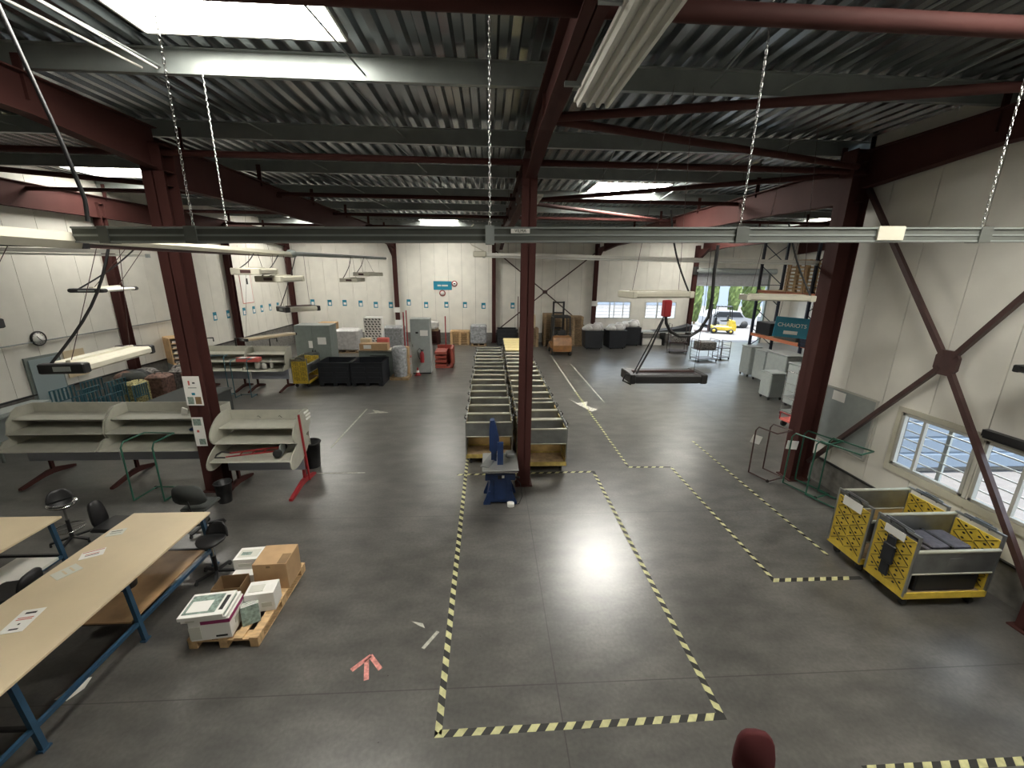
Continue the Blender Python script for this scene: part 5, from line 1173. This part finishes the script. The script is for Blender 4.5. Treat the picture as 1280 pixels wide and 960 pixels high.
# light grey bins / containers before the rack
def grey_bin(x, y, w_, d_, h, l, rz=0, m='light_grey'):
    t = thing('roll_container', l, 'container', (x, y, 0), rz, 'grey containers at the foot of the rack')
    a = MB(); a.rbox(-w_ / 2, w_ / 2, -d_ / 2, d_ / 2, .12, h, .03); a.build('container_body', m, t); a = MB(); a.rbox(-w_ / 2 - .02, w_ / 2 + .02, -d_ / 2 - .02, d_ / 2 + .02, h, h + .05, .02); a.build('lid', m, t)
    for sx in (-1, 1):
        for sy in (-1, 1): a = MB(); a.lathe([(0, -.015), (.06, -.012), (.06, .012), (0, .015)], (sx * w_ * .38, sy * d_ * .38, .06), 10, 'x'); a.build('castor', 'tyre', t)
grey_bin(12.1, 18.2, .5, .7, 1.35, 'light grey container at the far end of the rack foot'); grey_bin(12.1, 17.2, .5, .75, 1.35, 'light grey container second from the far end of the rack'); grey_bin(11.95, 15.7, .85, 1.2, 1.5, 'wide light grey container in the middle of the rack foot'); grey_bin(11.0, 13.4, .75, .8, 1.55, 'tall grey container standing on the floor by the right column'); grey_bin(10.75, 14.6, .6, .6, 1.0, 'lower white container left of the tall grey one')
wire_trolley((10.2, 12.6, 0), .2, 'silver wire trolley in front of the tall grey container', False, (.5, .6, 1.5), 'chrome')
carton((10.0, 11.6, 0.28), (.3, .4, .6), .1, 'upright pale carton on the red platform truck', 'wood_top', group='cartons by the right column'); carton((10.35, 11.7, .28), (.25, .4, .55), .0, 'upright brown carton on the red platform truck', 'card', group='cartons by the right column')
t = thing('platform_truck', 'red framed platform truck by the right steel column', 'trolley', (9.75, 11.5, 0), .1)
a = MB(); a.box(-.6, .75, -.35, .35, .2, .26); a.build('platform', 'ink_red', t); a = MB(); a.tube([(-.6, -.35, .45), (.75, -.35, .45)], .02); a.tube([(-.6, -.35, .22), (-.6, -.35, .45)], .02); a.tube([(-.6, .35, .22), (-.6, .35, .45), (-.6, -.35, .45)], .02); a.build('guard_rail', 'bright_red', t)
for sx in (-.5, .6):
    for sy in (-1, 1): a = MB(); a.lathe([(0, -.03), (.1, -.03), (.1, .03), (0, .03)], (sx, sy * .27, .1), 14, 'y'); a.build('wheel', 'tyre', t)
mb = MB(); mb.tube([(8.05, 9.2, 0.0), (8.15, 8.95 - .08, 1.7)], .018); tag(mb.build('broom_handle', 'window_alu'), 'thin pole leaning beside the right column', 'pole')

# ================================================================== OUTSIDE
def conifer(x, y, h, r, l):
    t = thing('conifer', l, 'tree', (x, y, -.03), 0, 'conifers outside the shutter door'); a = MB(); n = 22; prof = [(r * .6, .3), (r, h * .15), (r * .95, h * .5), (r * .6, h * .8), (r * .1, h)]
    rnd = random.Random(int(x * 10)); vs = []; fs = []; K = 16
    for i in range(K + 1):
        f = i / K; rr = r * (math.sin(PI * min(1, f * .9 + .12)) ** .6)
        for j in range(n): A = 2 * PI * j / n; q = rr * (1 + .18 * rnd.uniform(-1, 1)); vs.append((q * math.cos(A), q * math.sin(A), .3 + f * (h - .3) + .12 * rnd.uniform(-1, 1)))
    for i in range(K):
        for j in range(n): fs.append((i * n + j, i * n + (j + 1) % n, (i + 1) * n + (j + 1) % n, (i + 1) * n + j))
    a._add(vs, fs); a.build('foliage', 'hedge', t); a = MB(); a.tube([(0, 0, 0), (0, 0, .6)], .12); a.build('trunk', 'wood_old', t)
for i, (x, y, h, r) in enumerate(((19.2, 38, 6, .5), (21.0, 38.6, 6.2, .48), (22.8, 38, 6.3, .5), (24.9, 38.6, 6.5, .85), (26.9, 38, 6.6, .85), (28.9, 38.6, 6.6, .9), (31.0, 38, 6.6, .9))):
    conifer(x, y, h, r, '%s dark green conifer from the left beyond the open shutter door' % ORD[i])
def van(x, y, l, m='vehicle_white'):
    t = thing('parked_car', l, 'car', (x, y, -.03), 0, 'vehicles outside'); a = MB(); a.prism([(-2, .3), (2, .3), (2.05, .8), (1.3, .95), (.8, 1.45), (-1.2, 1.5), (-2, .95)], -.85, .85, 'y'); a.build('car_body', m, t)
    a = MB(); a.prism([(1.15, .95), (.75, 1.38), (-1.1, 1.42), (-1.6, .98)], -.87, .87, 'y'); a.build('side_windows', 'dark_plastic', t)
    for sx in (-1.25, 1.3):
        for s in (-1, 1): a = MB(); a.lathe([(0, -.1), (.32, -.1), (.32, .1), (0, .1)], (sx, s * .8, .32), 16, 'y'); a.build('wheel', 'tyre', t)
van(21.0, 36.0, 'white car parked outside behind the yellow forklift'); van(26.2, 35.5, 'pale car parked outside to the right of the yellow forklift')
mb = MB(); mb.box(-40, 45, 60, 64, -.03, 9); tag(mb.build('distant_building', 'far_building'), 'pale distant building outside beyond the conifers', 'building')
mb = MB(); mb.box(26, 32, -20, 30, -.03, 8); tag(mb.build('neighbouring_building', 'far_building'), 'pale blue building outside the right windows', 'building')
for o in list(bpy.data.objects):
    if o.type == 'MESH' and o.name.split('.')[0] in ('car_body',): pass
